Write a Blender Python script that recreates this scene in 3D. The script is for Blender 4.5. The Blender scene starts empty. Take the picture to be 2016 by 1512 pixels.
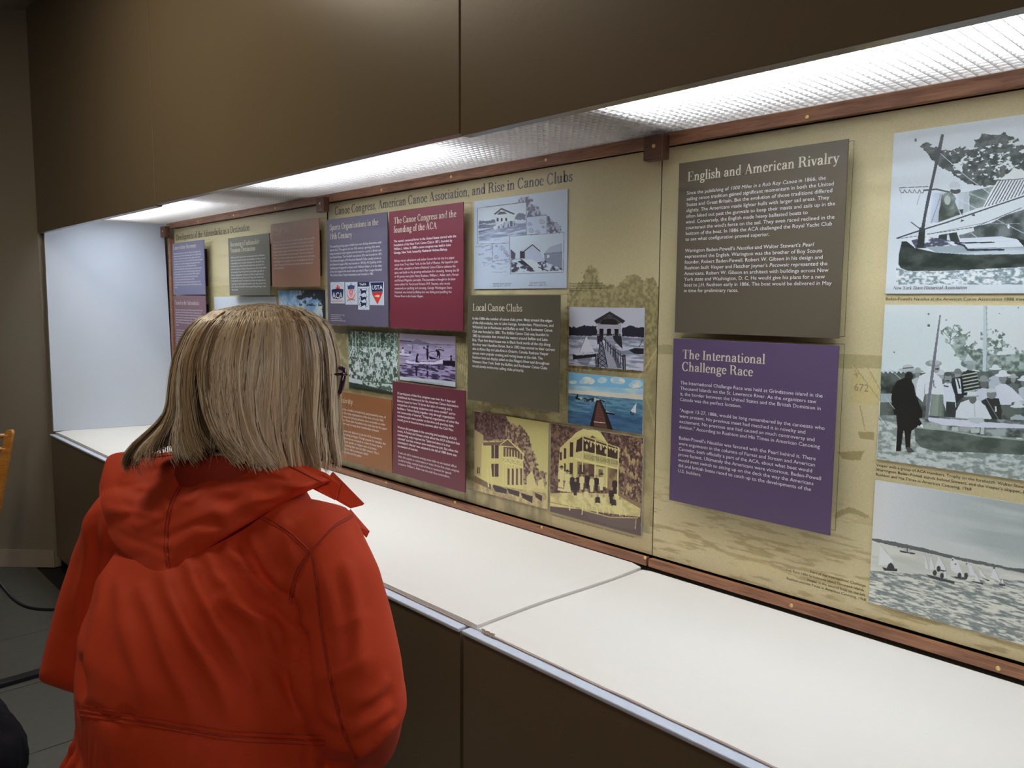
import bpy, bmesh, math, random
import numpy as np
from mathutils import Vector, Matrix, noise as mnoise
from mathutils.bvhtree import BVHTree
random.seed(7)
RNG = np.random.default_rng(11)
SC = bpy.context.scene
COL = SC.collection

# ---------------------------------------------------------------- camera
FPX = 1575.7
CAM = np.array([1.4508, -1.9486, 1.6721])
RV = np.array([0.68200879, 0.73131084, 0.00696219])
UV_ = np.array([-0.07903068, 0.0642321, 0.99480068])
FV = np.array([-0.72706132, 0.67901303, -0.10160285])
cd = bpy.data.cameras.new('camera')
cam = bpy.data.objects.new('camera', cd)
COL.objects.link(cam)
cd.sensor_width = 36.0
cd.lens = FPX / 2016 * 36
cd.clip_start = 0.02
cd.clip_end = 60
cam.matrix_world = Matrix(((RV[0], UV_[0], -FV[0], CAM[0]), (RV[1], UV_[1], -FV[1], CAM[1]), (RV[2], UV_[2], -FV[2], CAM[2]), (0, 0, 0, 1)))
SC.camera = cam

# ---------------------------------------------------------------- world, room light, exposure
SC.view_settings.view_transform = 'Standard'
SC.view_settings.look = 'None'
SC.view_settings.gamma = 1.0
SC.view_settings.use_curve_mapping = False
SC.view_settings.exposure = 0.0
w = bpy.data.worlds.new('world')
SC.world = w
w.use_nodes = True
w.node_tree.nodes['Background'].inputs[0].default_value = (1.0, 0.93, 0.82, 1)
w.node_tree.nodes['Background'].inputs[1].default_value = 0.03
SC.cycles.max_bounces = 8
SC.cycles.diffuse_bounces = 5
SC.cycles.sample_clamp_indirect = 6.0


def area(name, loc, target, sx, sy, power, color):
    l = bpy.data.lights.new(name, 'AREA')
    l.shape = 'RECTANGLE'
    l.size = sx
    l.size_y = sy
    l.energy = power
    l.color = color
    o = bpy.data.objects.new(name, l)
    o.location = loc
    o.rotation_euler = (Vector(target) - Vector(loc)).to_track_quat('-Z', 'Y').to_euler()
    COL.objects.link(o)
    return o


area('ceiling_light', (-1.5, -1.75, 3.3), (-1.5, -1.75, 0), 1.6, .5, 27, (1.0, 0.86, 0.66))
area('ceiling_light', (3.3, -3.7, 3.2), (.3, -1.5, 1.2), 1.0, 1.0, 34, (1.0, 0.90, 0.77))
TUBE_STRENGTH = 30.0


# ---------------------------------------------------------------- helpers
def at(px, py, d):
    """the point seen at photo pixel (px, py), d metres ahead of the camera"""
    return CAM + d * (FV + (px - 1008) / FPX * RV - (py - 756) / FPX * UV_)


def on_y(px, py, y):
    d = FV + (px - 1008) / FPX * RV - (py - 756) / FPX * UV_
    return CAM + (y - CAM[1]) / d[1] * d


def on_z(px, py, z):
    d = FV + (px - 1008) / FPX * RV - (py - 756) / FPX * UV_
    return CAM + (z - CAM[2]) / d[2] * d


def tag(o, label=None, cat=None, group=None, kind=None):
    if label: o['label'] = label
    if cat: o['category'] = cat
    if group: o['group'] = group
    if kind: o['kind'] = kind
    return o


def root(name, loc, label, cat, group=None):
    o = bpy.data.objects.new(name, None)
    o.location = loc
    o.empty_display_size = 0.05
    COL.objects.link(o)
    return tag(o, label, cat, group)


def base_of(parent):
    v = Vector((0, 0, 0))
    while parent is not None:
        v += parent.location
        parent = parent.parent
    return v


def mesh(name, verts, faces, mat, parent=None, smooth=False, uvs=None, origin=None, mats=None, fmat=None):
    """world coordinates in, ONE mesh object out; its origin is its parent's"""
    b = base_of(parent)
    o_loc = Vector(origin) if origin is not None else (b if parent is not None else Vector((0, 0, 0)))
    v = np.asarray(verts, float).reshape(-1, 3) - np.array(o_loc)
    me = bpy.data.meshes.new(name)
    me.from_pydata(v.tolist(), [], faces if isinstance(faces, list) else faces.tolist())
    if uvs is not None:
        ul = me.uv_layers.new(name='UVMap')
        li = np.empty(len(me.loops), np.int32)
        me.loops.foreach_get('vertex_index', li)
        ul.data.foreach_set('uv', np.asarray(uvs, float)[li].ravel())
    for m in (mats or [mat]):
        me.materials.append(m)
    if fmat is not None:
        me.polygons.foreach_set('material_index', np.asarray(fmat, np.int32))
    me.update()
    if smooth:
        me.polygons.foreach_set('use_smooth', np.ones(len(me.polygons), bool))
    o = bpy.data.objects.new(name, me)
    COL.objects.link(o)
    if parent is not None:
        o.parent = parent
        o.location = o_loc - b
    else:
        o.location = o_loc
    return o


class MB:
    """collects shapes into one mesh"""
    def __init__(self):
        self.v = []; self.f = []

    def add(self, vs, fs):
        n = len(self.v)
        self.v += [tuple(map(float, p)) for p in vs]
        self.f += [tuple(i + n for i in f) for f in fs]
        return self

    def box(self, a, b, bev=0.0):
        (x0, y0, z0), (x1, y1, z1) = a, b
        x0, x1 = min(x0, x1), max(x0, x1); y0, y1 = min(y0, y1), max(y0, y1); z0, z1 = min(z0, z1), max(z0, z1)
        bev = min(bev, (x1 - x0) * .49, (y1 - y0) * .49, (z1 - z0) * .49)
        if bev <= 0:
            vs = [(x, y, z) for z in (z0, z1) for y in (y0, y1) for x in (x0, x1)]
            return self.add(vs, [(0, 2, 3, 1), (4, 5, 7, 6), (0, 1, 5, 4), (2, 6, 7, 3), (0, 4, 6, 2), (1, 3, 7, 5)])
        bm = bmesh.new()
        bmesh.ops.create_cube(bm, size=1)
        for v in bm.verts:
            v.co = Vector(((x0 + x1) / 2 + v.co.x * (x1 - x0), (y0 + y1) / 2 + v.co.y * (y1 - y0), (z0 + z1) / 2 + v.co.z * (z1 - z0)))
        bmesh.ops.bevel(bm, geom=bm.edges[:], offset=bev, segments=2, affect='EDGES', profile=.5)
        self.bm(bm)
        return self

    def bm(self, bm):
        bm.verts.ensure_lookup_table(); bm.verts.index_update()
        self.add([v.co[:] for v in bm.verts], [tuple(v.index for v in f.verts) for f in bm.faces])
        bm.free()

    def obox(self, p0, p1, wv, hv, w, h):
        """beam from p0 to p1 with half sizes w along wv, h along hv"""
        p0, p1, wv, hv = (np.asarray(q, float) for q in (p0, p1, wv, hv))
        wv = wv / np.linalg.norm(wv) * w; hv = hv / np.linalg.norm(hv) * h
        vs = [p + a * wv + b * hv for p in (p0, p1) for a, b in ((-1, -1), (1, -1), (1, 1), (-1, 1))]
        return self.add(vs, [(0, 1, 2, 3), (7, 6, 5, 4), (0, 4, 5, 1), (1, 5, 6, 2), (2, 6, 7, 3), (3, 7, 4, 0)])

    def tube(self, pts, rad, n=10, cap=True, squash=None):
        pts = [np.asarray(p, float) for p in pts]
        rad = rad if hasattr(rad, '__len__') else [rad] * len(pts)
        up = np.array([0, 0, 1.0]); rings = []
        prev = None
        for i, p in enumerate(pts):
            t = pts[min(i + 1, len(pts) - 1)] - pts[max(i - 1, 0)]
            t = t / (np.linalg.norm(t) + 1e-12)
            if prev is None:
                a = np.cross(t, up)
                if np.linalg.norm(a) < 1e-3: a = np.cross(t, np.array([1.0, 0, 0]))
            else:
                a = prev - t * (prev @ t)
            a = a / np.linalg.norm(a); prev = a
            b = np.cross(t, a)
            r = rad[i]
            ra, rb = (r, r) if squash is None else (r * squash[0], r * squash[1])
            rings.append([p + ra * math.cos(k * 2 * math.pi / n) * a + rb * math.sin(k * 2 * math.pi / n) * b for k in range(n)])
        vs = [v for rr in rings for v in rr]; fs = []
        for i in range(len(pts) - 1):
            for k in range(n):
                k2 = (k + 1) % n
                fs.append((i * n + k, i * n + k2, (i + 1) * n + k2, (i + 1) * n + k))
        if cap:
            fs.append(tuple(range(n - 1, -1, -1))); m = (len(pts) - 1) * n
            fs.append(tuple(m + k for k in range(n)))
        return self.add(vs, fs)

    def loft(self, rings, closed=True, cap=True):
        n = len(rings[0]); vs = [v for rr in rings for v in rr]; fs = []
        for i in range(len(rings) - 1):
            for k in range(n if closed else n - 1):
                k2 = (k + 1) % n
                fs.append((i * n + k, i * n + k2, (i + 1) * n + k2, (i + 1) * n + k))
        if cap:
            fs.append(tuple(range(n - 1, -1, -1))); m = (len(rings) - 1) * n
            fs.append(tuple(m + k for k in range(n)))
        return self.add(vs, fs)

    def build(self, name, mat, parent=None, smooth=False, origin=None, **k):
        return mesh(name, self.v, self.f, mat, parent, smooth, origin=origin, **k)


# ---------------------------------------------------------------- materials
def new_mat(name):
    m = bpy.data.materials.new(name)
    m.use_nodes = True
    nt = m.node_tree
    return m, nt, nt.nodes['Principled BSDF']


def mat_plain(name, col, rough=.5, spec=.5, metal=0.0, var=.06, scale=6.0, bump=0.0, bscale=200.0, coat=0.0, coat_r=.1, sheen=0.0, stretch=(1, 1, 1)):
    m, nt, p = new_mat(name)
    p.inputs['Roughness'].default_value = rough
    p.inputs['Specular IOR Level'].default_value = spec
    p.inputs['Metallic'].default_value = metal
    p.inputs['Coat Weight'].default_value = coat
    p.inputs['Coat Roughness'].default_value = coat_r
    p.inputs['Sheen Weight'].default_value = sheen
    tc = nt.nodes.new('ShaderNodeTexCoord')
    mp = nt.nodes.new('ShaderNodeMapping')
    mp.inputs['Scale'].default_value = stretch
    nt.links.new(tc.outputs['Object'], mp.inputs['Vector'])
    n = nt.nodes.new('ShaderNodeTexNoise')
    n.inputs['Scale'].default_value = scale
    n.inputs['Detail'].default_value = 5
    nt.links.new(mp.outputs[0], n.inputs['Vector'])
    r = nt.nodes.new('ShaderNodeMixRGB')
    r.inputs[1].default_value = (*[c * (1 - var) for c in col], 1)
    r.inputs[2].default_value = (*[min(1, c * (1 + var)) for c in col], 1)
    nt.links.new(n.outputs['Fac'], r.inputs[0])
    nt.links.new(r.outputs[0], p.inputs['Base Color'])
    if bump:
        n2 = nt.nodes.new('ShaderNodeTexNoise')
        n2.inputs['Scale'].default_value = bscale
        n2.inputs['Detail'].default_value = 3
        nt.links.new(mp.outputs[0], n2.inputs['Vector'])
        b = nt.nodes.new('ShaderNodeBump')
        b.inputs['Strength'].default_value = bump
        b.inputs['Distance'].default_value = .002
        nt.links.new(n2.outputs['Fac'], b.inputs['Height'])
        nt.links.new(b.outputs[0], p.inputs['Normal'])
    return m


def mat_wood(name, dark, light, scale=(3, 40, 40), rough=.45, coat=.15):
    m, nt, p = new_mat(name)
    p.inputs['Roughness'].default_value = rough
    p.inputs['Coat Weight'].default_value = coat
    tc = nt.nodes.new('ShaderNodeTexCoord'); mp = nt.nodes.new('ShaderNodeMapping')
    mp.inputs['Scale'].default_value = scale
    nt.links.new(tc.outputs['Object'], mp.inputs['Vector'])
    n = nt.nodes.new('ShaderNodeTexNoise'); n.inputs['Scale'].default_value = 3.0; n.inputs['Detail'].default_value = 8
    n.inputs['Roughness'].default_value = .65; n.inputs['Distortion'].default_value = .6
    nt.links.new(mp.outputs[0], n.inputs['Vector'])
    cr = nt.nodes.new('ShaderNodeValToRGB')
    cr.color_ramp.elements[0].position = .3; cr.color_ramp.elements[0].color = (*dark, 1)
    cr.color_ramp.elements[1].position = .7; cr.color_ramp.elements[1].color = (*light, 1)
    nt.links.new(n.outputs['Fac'], cr.inputs[0]); nt.links.new(cr.outputs[0], p.inputs['Base Color'])
    b = nt.nodes.new('ShaderNodeBump'); b.inputs['Strength'].default_value = .15; b.inputs['Distance'].default_value = .001
    nt.links.new(n.outputs['Fac'], b.inputs['Height']); nt.links.new(b.outputs[0], p.inputs['Normal'])
    return m


def mat_emit(name, col, s):
    m = bpy.data.materials.new(name); m.use_nodes = True
    nt = m.node_tree; nt.nodes.clear()
    o = nt.nodes.new('ShaderNodeOutputMaterial'); e = nt.nodes.new('ShaderNodeEmission')
    e.inputs[0].default_value = (*col, 1); e.inputs[1].default_value = s
    nt.links.new(e.outputs[0], o.inputs[0])
    return m


def srgb(r, g, b):
    return tuple(((c / 255) / 12.92 if c / 255 <= .04045 else ((c / 255 + .055) / 1.055) ** 2.4) for c in (r, g, b))


M = {}
M['taupe'] = mat_plain('taupe_paint', (.175, .134, .084), .30, .5, var=.05, scale=2.0, bump=.05, bscale=90)
M['wall'] = mat_plain('wall_paint', (.27, .235, .18), .7, .3, var=.05, scale=1.5)
M['white_side'] = mat_plain('white_case_paint', (.60, .66, .76), .5, .4, var=.02, scale=3)
M['white_band'] = mat_plain('white_band_paint', (.62, .69, .82), .5, .4, var=.03, scale=8)
M['mat'] = mat_plain('white_deck_board', (.86, .84, .80), .75, .25, var=.015, scale=5, bump=.08, bscale=60)
M['edge'] = mat_plain('raw_board_edge', (.60, .50, .44), .8, .2, var=.08, scale=40)
M['wood'] = mat_wood('dark_stained_rail_wood', (.12, .042, .019), (.35, .155, .078))
M['wood2'] = mat_wood('dark_stained_block_wood', (.045, .014, .008), (.13, .048, .024), (8, 30, 60))
M['brass'] = mat_plain('brass', (.80, .58, .25), .3, .5, 1.0, var=.1, scale=100)
M['black'] = mat_plain('black_gap', (.012, .010, .009), .8, .2, var=.2)
M['louver'] = mat_plain('white_louver_plastic', (.88, .86, .86), .4, .5, var=.01)
M['tube'] = mat_emit('lit_tube', (.86, .93, 1.0), TUBE_STRENGTH)
M['housing'] = mat_plain('white_enamel', (.60, .60, .60), .35, .5, var=.01)
M['floor'] = mat_plain('grey_floor_tile', (.075, .073, .060), .5, .4, var=.18, scale=30, bump=.03)
M['grout'] = mat_plain('dark_grout', (.025, .024, .022), .8, .2)
M['ceiling'] = mat_plain('ceiling_paint', (.40, .36, .32), .9, .2)
M['baseboard'] = mat_plain('baseboard_vinyl', (.40, .34, .27), .5, .4)
M['pine'] = mat_wood('orange_varnished_pine', (.36, .12, .015), (.62, .27, .05), (3, 3, 20), .3, .5)
M['cable'] = mat_plain('black_cable_rubber', (.008, .008, .012), .45, .5)
M['darkcloth'] = mat_plain('black_navy_cloth', (.010, .009, .014), .9, .2, var=.3, scale=60, bump=.4)
M['cream'] = mat_plain('cream_ink', (.70, .65, .53), .45, .4, var=.0)
M['whiteink'] = mat_plain('pale_ink', (.84, .82, .86), .45, .4, var=.0)
M['blackink'] = mat_plain('black_ink', (.018, .016, .013), .4, .4, var=.0)
M['grey_sheen_ink'] = mat_plain('grey_ink_with_sheen', (.085, .085, .095), .35, .4, var=.0)  # grey captions; also black heading print lightened by a painted-in reflection


def mat_sign(name, col):
    return mat_plain(name, col, .38, .35, var=.025, scale=3)

# ================================================================ THE ROOM
ZT = 0.872           # top of the deck boards
YF = -0.705          # front plane of the case
H0 = 3.35


def struct(name, mb, mat, parent=None, **k):
    return tag(mb.build(name, mat, parent, **k), kind='structure')


flo = struct('floor', MB().box((-6.5, -6.0, -.06), (4.5, .2, -.008)), M['grout'])
TS = .61
tile_me = None
for i in range(-9, 4):
    for j in range(-6, 1):
        cx, cy = i * TS - .28, j * TS + .12
        if not (-5.2 < cx < .2 and -3.4 < cy < .3) or cy > -.55: continue
        if tile_me is None:
            t = MB().box((-TS / 2 + .003, -TS / 2 + .003, -.008), (TS / 2 - .003, TS / 2 - .003, 0), .0015).build('floor_tile', M['floor'])
            tile_me = t.data
        else:
            t = bpy.data.objects.new('floor_tile', tile_me); COL.objects.link(t)
        t.parent = flo; t.location = (cx, cy, random.uniform(-.0006, .0006))
outer = MB()
for a, b in (((.17, -6.0), (4.5, .2)), ((-6.5, -6.0), (-5.23, .2)), ((-5.22, -6.0), (.16, -3.6))):
    outer.box((a[0], a[1], -.008), (b[0], b[1], -.001))
outer.build('floor_border', M['floor'], flo)
struct('ceiling', MB().box((-6.5, -6.0, H0), (4.5, .2, H0 + .05)), M['ceiling'])
struct('wall_back', MB().box((-6.5, .03, 0), (4.5, .12, H0)), M['wall'])
struct('wall_right', MB().box((4.4, -6.0, 0), (4.5, .1, H0)), M['wall'])
struct('wall_front', MB().box((-6.5, -6.0, 0), (4.5, -5.9, H0)), M['wall'])
# angled wall beside the case: comes towards the room at the case's left end, with a rounded corner
LX, LY = -4.03, -.71
wl = [(LX - .03, .02), (LX - .03, LY)]
a0 = np.array([LX - .03, LY]); dirv = np.array([-.70, -.71]); dirv /= np.linalg.norm(dirv)
for s in (.12, .30, .42): wl.append(tuple(a0 + dirv * s))
c = a0 + dirv * .42
for k in range(1, 9):       # rounded edge turning away
    ang = math.radians(k * 10)
    wl.append((c[0] - .30 * math.sin(ang) * .5 - .02 * k, c[1] - .30 * math.sin(ang)))
wl += [(wl[-1][0] - .05, -6.0)]


def extrude_wall(path, z0, z1, th):
    mb = MB(); n = len(path)
    nor = []
    for i in range(n):
        d = np.array(path[min(i + 1, n - 1)]) - np.array(path[max(i - 1, 0)]); d = d / np.linalg.norm(d)
        nor.append(np.array([d[1], -d[0]]))
    rings = [[(p[0], p[1], z0), (p[0], p[1], z1), (p[0] + q[0] * th, p[1] + q[1] * th, z1), (p[0] + q[0] * th, p[1] + q[1] * th, z0)] for p, q in zip(path, nor)]
    return mb.loft(rings)


struct('wall_left', extrude_wall(wl, 0, H0, .06), M['wall'], smooth=False)
bs = extrude_wall(wl[1:], 0, .11, -.006)
struct('baseboard_left', bs, M['baseboard'])

# ================================================================ THE BUILT-IN CASE
case_group = 'units of the built-in display case'
UX = [(-3.985, -2.062), (-2.056, -.058), (-.046, 1.96)]
lab_c = ['taupe painted base cabinet at the far left end of the display case',
         'taupe painted base cabinet behind the woman, middle one of the display case',
         'taupe painted base cabinet nearest the camera under the right deck board']
for (x0, x1), lab in zip(UX, lab_c):
    r = root('base_cabinet', ((x0 + x1) / 2, YF, 0), lab, 'cabinet', case_group)
    MB().box((x0, YF - .008, .09), (x1, YF + .012, .842), .002).build('front_panel', M['taupe'], r)
    b = MB().box((x0 + .01, YF + .013, .0), (x1 - .01, .028, .84))
    b.build('carcass', M['taupe'], r)
    tag(MB().box((x0, YF - .014, .8425), (x1, YF + .06, .8535), .003).build('top_rim', M['white_band'], r), 'pale blue-white rim along the top')
    MB().box((x0 + .01, YF + .02, .0), (x1 - .01, YF + .012, .09)).build('toe_kick', M['black'], r)
# right-hand edge of the middle cabinet, worn rounded edge
# deck boards
lab_d = ['white deck board at the far left end of the display case',
         'long white deck board behind the woman, below the canoe club pictures',
         'white deck board nearest the camera, below the sepia and grey race photographs']
DX = [(-3.97, -2.05, 0.0), (-2.045, -.0215, .0), (-.0165, 1.955, -.009)]


def deck(x0, x1, dz, lab):
    nx, ny = 60, 14
    yb, yf = -.027, -.690
    top, bot = [], []
    for j in range(ny + 1):
        for i in range(nx + 1):
            u, v = i / nx, j / ny
            x = x0 + (x1 - x0) * u; y = yb + (yf - yb) * v
            z = ZT + dz + .0012 * math.sin(x * 5 + 1) * v
            e = min(u * (x1 - x0), (1 - u) * (x1 - x0), (1 - v) * (yb - yf))
            if e < .012: z -= .004 * (1 - e / .012) ** 2
            if i == nx: x += .004 * math.sin(v * 7) ; z -= .002
            if i == 0: x += .004 * math.sin(v * 7)
            top.append((x, y, z)); bot.append((x, y, .8545))
    mb = MB(); n = (nx + 1); N = len(top)
    fs = []
    for j in range(ny):
        for i in range(nx):
            a = j * n + i
            fs.append((a, a + n, a + n + 1, a + 1))
            fs.append((N + a, N + a + 1, N + a + n + 1, N + a + n))
    for i in range(nx):
        a = i; fs.append((a, a + 1, N + a + 1, N + a)); a = ny * n + i; fs.append((a + 1, a, N + a, N + a + 1))
    for j in range(ny):
        a = j * n; fs.append((a + n, a, N + a, N + a + n)); a = j * n + nx; fs.append((a, a + n, N + a + n, N + a))
    mb.add(top + bot, fs)
    r = root('deck_board', ((x0 + x1) / 2, yf, .8545), lab, 'board', 'white deck boards of the display case')
    mb.build('board', M['mat'], r, smooth=False)
    # torn wrapping paper at the front edge
    e = MB().tube([(x, yf - .0008, .8575 + .001 * math.sin(x * 30)) for x in np.linspace(x0 + .02, x1 - .02, 60)], .0022, 5)
    e.build('edge_wrapping', M['edge'], r)
    return r


for (x0, x1, dz), lab in zip(DX, lab_d):
    d_ = deck(x0, x1, dz, lab)
    if x0 > -.1:
        tm = MB()
        for k in range(5):
            p = np.array([x0 + .018 + k * .009, -.6925, .861 - .002 * (k % 2)])
            tm.add([p, p + [.012, -.004, -.004], p + [.014, .001, .005], p + [.002, -.002, .006]], [(0, 1, 2, 3)])
        tm.build('torn_paper', M['edge'], d_)

# white side panel of the niche
zt, zb = 2.155, .8735
SP = {'ft': (-4.02, YF + .021, zt), 'fb': (-3.955, YF + .002, zb), 'bt': (-3.882, -.032, zt), 'bb': (-3.815, -.032, zb)}
th = -.022
vs = [SP['ft'], SP['fb'], SP['bb'], SP['bt']]
vs += [(x + th, y, z) for x, y, z in vs]
sp = mesh('niche_side_panel', vs, [(0, 1, 2, 3), (7, 6, 5, 4), (0, 4, 5, 1), (1, 5, 6, 2), (2, 6, 7, 3), (3, 7, 4, 0)], M['white_side'])
tag(sp, 'white side panel closing the left end of the lit niche', 'panel')
vs = [(1.96, YF + .02, zb), (1.96, -.03, zb), (1.96, -.03, zt), (1.96, YF + .02, zt)]
vs += [(x + .022, y, z) for x, y, z in vs]
tag(mesh('niche_side_panel', vs, [(0, 1, 2, 3), (7, 6, 5, 4), (0, 4, 5, 1), (1, 5, 6, 2), (2, 6, 7, 3), (3, 7, 4, 0)], M['white_side']), 'white side panel at the right end of the niche, outside the view', 'panel')

# fascia boards over the niche
lab_f = ['taupe fascia board above the far left end of the niche', 'large taupe fascia board between the two vertical joints, above the woman', 'dark taupe fascia board above the bright light panel at right']
for (x0, x1, zz), lab in zip([(-4.03, -2.066, 2.062), (-2.060, -.058, 2.068), (-.052, 1.98, 2.061)], lab_f):
    b = MB().box((x0, YF - .012, zz), (x1, YF + .018, H0 - .001), .0015)
    f_ = b.build('fascia_board', M['taupe'], smooth=False)
    tag(f_, lab, 'board', 'fascia boards over the niche')

# light compartment above the louvers
lc = struct('ceiling_niche', MB().box((-3.98, YF + .02, 2.42), (1.96, .028, 2.44)), M['ceiling'])
MB().box((-3.98, YF + .019, 2.185), (1.96, YF + .024, 2.42)).build('front_liner', M['housing'], lc)
for xm, wd in ((-2.15, .11), (-.02, .10)):
    MB().box((xm - wd, YF + .026, 2.19), (xm + wd, .0, 2.41)).build('divider', M['ceiling'], lc)
MB().box((-3.98, YF + .018, 2.150), (1.96, YF + .030, 2.160)).build('support_ledge', M['housing'], lc)
MB().box((-3.88, -.012, 2.158), (1.96, -.002, 2.1615)).build('support_ledge', M['housing'], lc)
lab_t = ['twin fluorescent lamp above the grid at the far left', 'twin fluorescent lamp above the grid behind the middle fascia board', 'twin fluorescent lamp above the grid at right, nearest the camera']
for (x0, x1), lab in zip([(-3.80, -2.56), (-1.80, -.56), (.12, 1.40)], lab_t):
    r = root('tube_lamp', ((x0 + x1) / 2, -.3, 2.42), lab, 'lamp', 'twin fluorescent lamps above the light grid')
    MB().box((x0 - .02, -.64, 2.375), (x1 + .02, -.27, 2.419), .004).build('housing', M['housing'], r)
    for y in (-.33, -.47, -.60):
        MB().tube([(x0, y, 2.262), (x1, y, 2.262)], .019, 14).build('fluorescent_tube', M['tube'], r, smooth=False)
        for xe in (x0 - .012, x1 + .012):
            MB().box((xe - .008, y - .014, 2.235), (xe + .008, y + .014, 2.377), .002).build('lamp_holder', M['housing'], r)

# egg-crate louvers
CELL = .0242
lv_edges = [-3.98, -2.72, -1.51, -.32, .085, 1.29, 1.955]
lv_lab = ['white egg-crate light grid over the far left end of the niche', 'white egg-crate light grid behind the first fascia joint', 'white egg-crate light grid over the canoe club pictures',
          'narrow duller piece of white egg-crate grid beside the bright one', 'brightest white egg-crate light grid at upper right', 'white egg-crate light grid at the right end, outside the view']
for k in range(len(lv_edges) - 1):
    x0, x1 = lv_edges[k], lv_edges[k + 1] - .002
    r = root('light_grid', ((x0 + x1) / 2, -.35, 2.1622), lv_lab[k], 'grid', 'egg-crate light grids')
    z0, z1 = 2.1622, 2.1742
    la = MB(); y0, y1 = YF + .03, -.002
    for i in range(int((y1 - y0) / CELL) + 1):
        y = y1 - .001 - i * CELL; la.box((x0, y - .0007, z0), (x1, y + .0007, z1))
    lb = MB()
    n = int(round((x1 - x0) / CELL))
    for i in range(n + 1):
        x = x0 + (x1 - x0) * i / n; lb.box((x - .0007, y0, z0), (x + .0007, y1, z1))
    la.build('long_slats', M['louver'], r); lb.build('cross_slats', M['louver'], r)

# ================================================================ WOODEN RAILS, BLOCKS, SCREWS
scr = None


def screw(parent, p, rad=.0042):
    global scr
    b = base_of(parent)
    if scr is None:
        bm = bmesh.new(); bmesh.ops.create_uvsphere(bm, u_segments=14, v_segments=8, radius=1)
        for v in bm.verts:
            v.co.z *= .55
            if v.co.z > .3 and abs(v.co.x) < .18: v.co.z -= .22
        me = bpy.data.meshes.new('screw'); bm.to_mesh(me); bm.free(); me.materials.append(M['brass'])
        me.polygons.foreach_set('use_smooth', np.ones(len(me.polygons), bool)); scr = me
    o = bpy.data.objects.new('screw', scr); COL.objects.link(o); o.parent = parent
    o.location = Vector(p) - b; o.scale = (rad, rad, rad); o.rotation_euler = (math.pi / 2, random.uniform(0, 3), 0)
    return o


rail_segs = [(-3.80, -1.905), (-1.893, -.004), (.004, 1.93)]
names = ['far left destination panel', 'canoe clubs panel', 'panel about the rivalry']
top_sc = [[(389.6, 436.4), (459.6, 424), (542, 409.7)], [(751, 374), (888, 348), (1074.6, 314.8)], [(1589, 231)]]
bot_sc = [[], [(760.6, 949.8), (896, 988.5), (1066.7, 1038), (1270, 1098)], [(1558, 1192), (1965, 1316)]]
for (x0, x1), nm, ts, bs_ in zip(rail_segs, names, top_sc, bot_sc):
    for kind, z0, z1, sc_, g in (('top', 2.122, 2.1575, ts, 'wooden rails along the top of the panels'), ('bottom', .873, .8985, bs_, 'wooden rails along the bottom of the panels')):
        r = root('wooden_rail', ((x0 + x1) / 2, -.012, z0), 'dark stained wooden rail along the %s of the %s' % (kind, nm), 'rail', g)
        MB().box((x0, -.025, z0), (x1, -.006, z1), .002).build('rail_strip', M['wood'], r)
        for q in sc_:
            p = on_y(q[0], q[1], -.0255); screw(r, p, .0055)
for q0, q1, lab in (((1266.7, 269, 315), (1304, 264.5, 311.7), 'dark wooden block on the top rail beside the rivalry panel'),
                    ((621.5, 389, 419), (636.5, 386, 416), 'dark wooden block on the top rail between the two left panels'),
                    ((327, 444.5, 466), (335.5, 442.5, 464.5), 'dark wooden block at the far left end of the top rail')):
    a = on_y(q0[0], q0[1], -.058); b = on_y(q1[0], q1[2], -.058)
    x0, x1, z1, z0 = a[0], b[0], min(a[2], 2.1605), b[2]
    if x0 < -3: x0, x1 = -3.875, -3.80
    r = root('wooden_block', ((x0 + x1) / 2, -.04, z0), lab, 'block', 'wooden blocks covering the rail joints')
    MB().box((x0, -.058, z0), (x1, -.0255, z1), .003).build('block', M['wood2'], r)
    screw(r, ((x0 * .45 + x1 * .55), -.0585, (z0 * .45 + z1 * .55)), .006)
st = MB().box((-3.835, -.030, .90), (-3.795, -.001, 2.06), .002).build('wooden_stile', M['wood'])
tag(st, 'upright wooden strip at the left end of the far left panel', 'strip')
gp = MB().box((-3.80, .012, .86), (1.95, .028, 2.16)).build('panel_backing', M['black'])
tag(gp, 'black backing showing in the narrow joints between the panels', 'board')

# ================================================================ LEFT OF THE CASE
cb = MB()
pts = [at(-60, 1090, 3.95), at(-20, 1130, 3.85), at(5, 1155, 3.8), at(25, 1178, 3.75), at(48, 1193, 3.7), at(75, 1199, 3.66), at(105, 1200, 3.6), at(140, 1199, 3.55), at(190, 1190, 3.5), at(260, 1180, 3.45)]
for p in pts: p[2] = max(p[2], .012)
pts = [Vector(p) for p in pts]
sm = []
for i in range(len(pts) - 1):
    p0, p1, p2, p3 = pts[max(i - 1, 0)], pts[i], pts[i + 1], pts[min(i + 2, len(pts) - 1)]
    for k in range(6):
        t = k / 6
        sm.append(.5 * ((2 * p1) + (p2 - p0) * t + (2 * p0 - 5 * p1 + 4 * p2 - p3) * t * t + (3 * p1 - p0 - 3 * p2 + p3) * t ** 3))
tag(cb.tube(sm, .008, 10).build('power_cable', M['cable'], smooth=True), 'black cable hanging in a curve to the floor left of the woman', 'cable')
rs = MB()
a, b = on_z(-80, 1374, .0), on_z(190, 1296, .0)
rs.obox([a[0], a[1], .009], [b[0], b[1], .009], [1, 0, 0], [0, 0, 1], .028, .009)
tag(rs.build('floor_strip', M['cable']), 'black rubber strip across the floor at lower left', 'floor strip')

# wooden folding chair back at the left edge
ch = root('folding_chair', (-3.86, -1.05, 0), 'varnished orange pine folding chair cut off by the left edge', 'chair')


def pin(px, py, d): return at(px, py, d)


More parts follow.
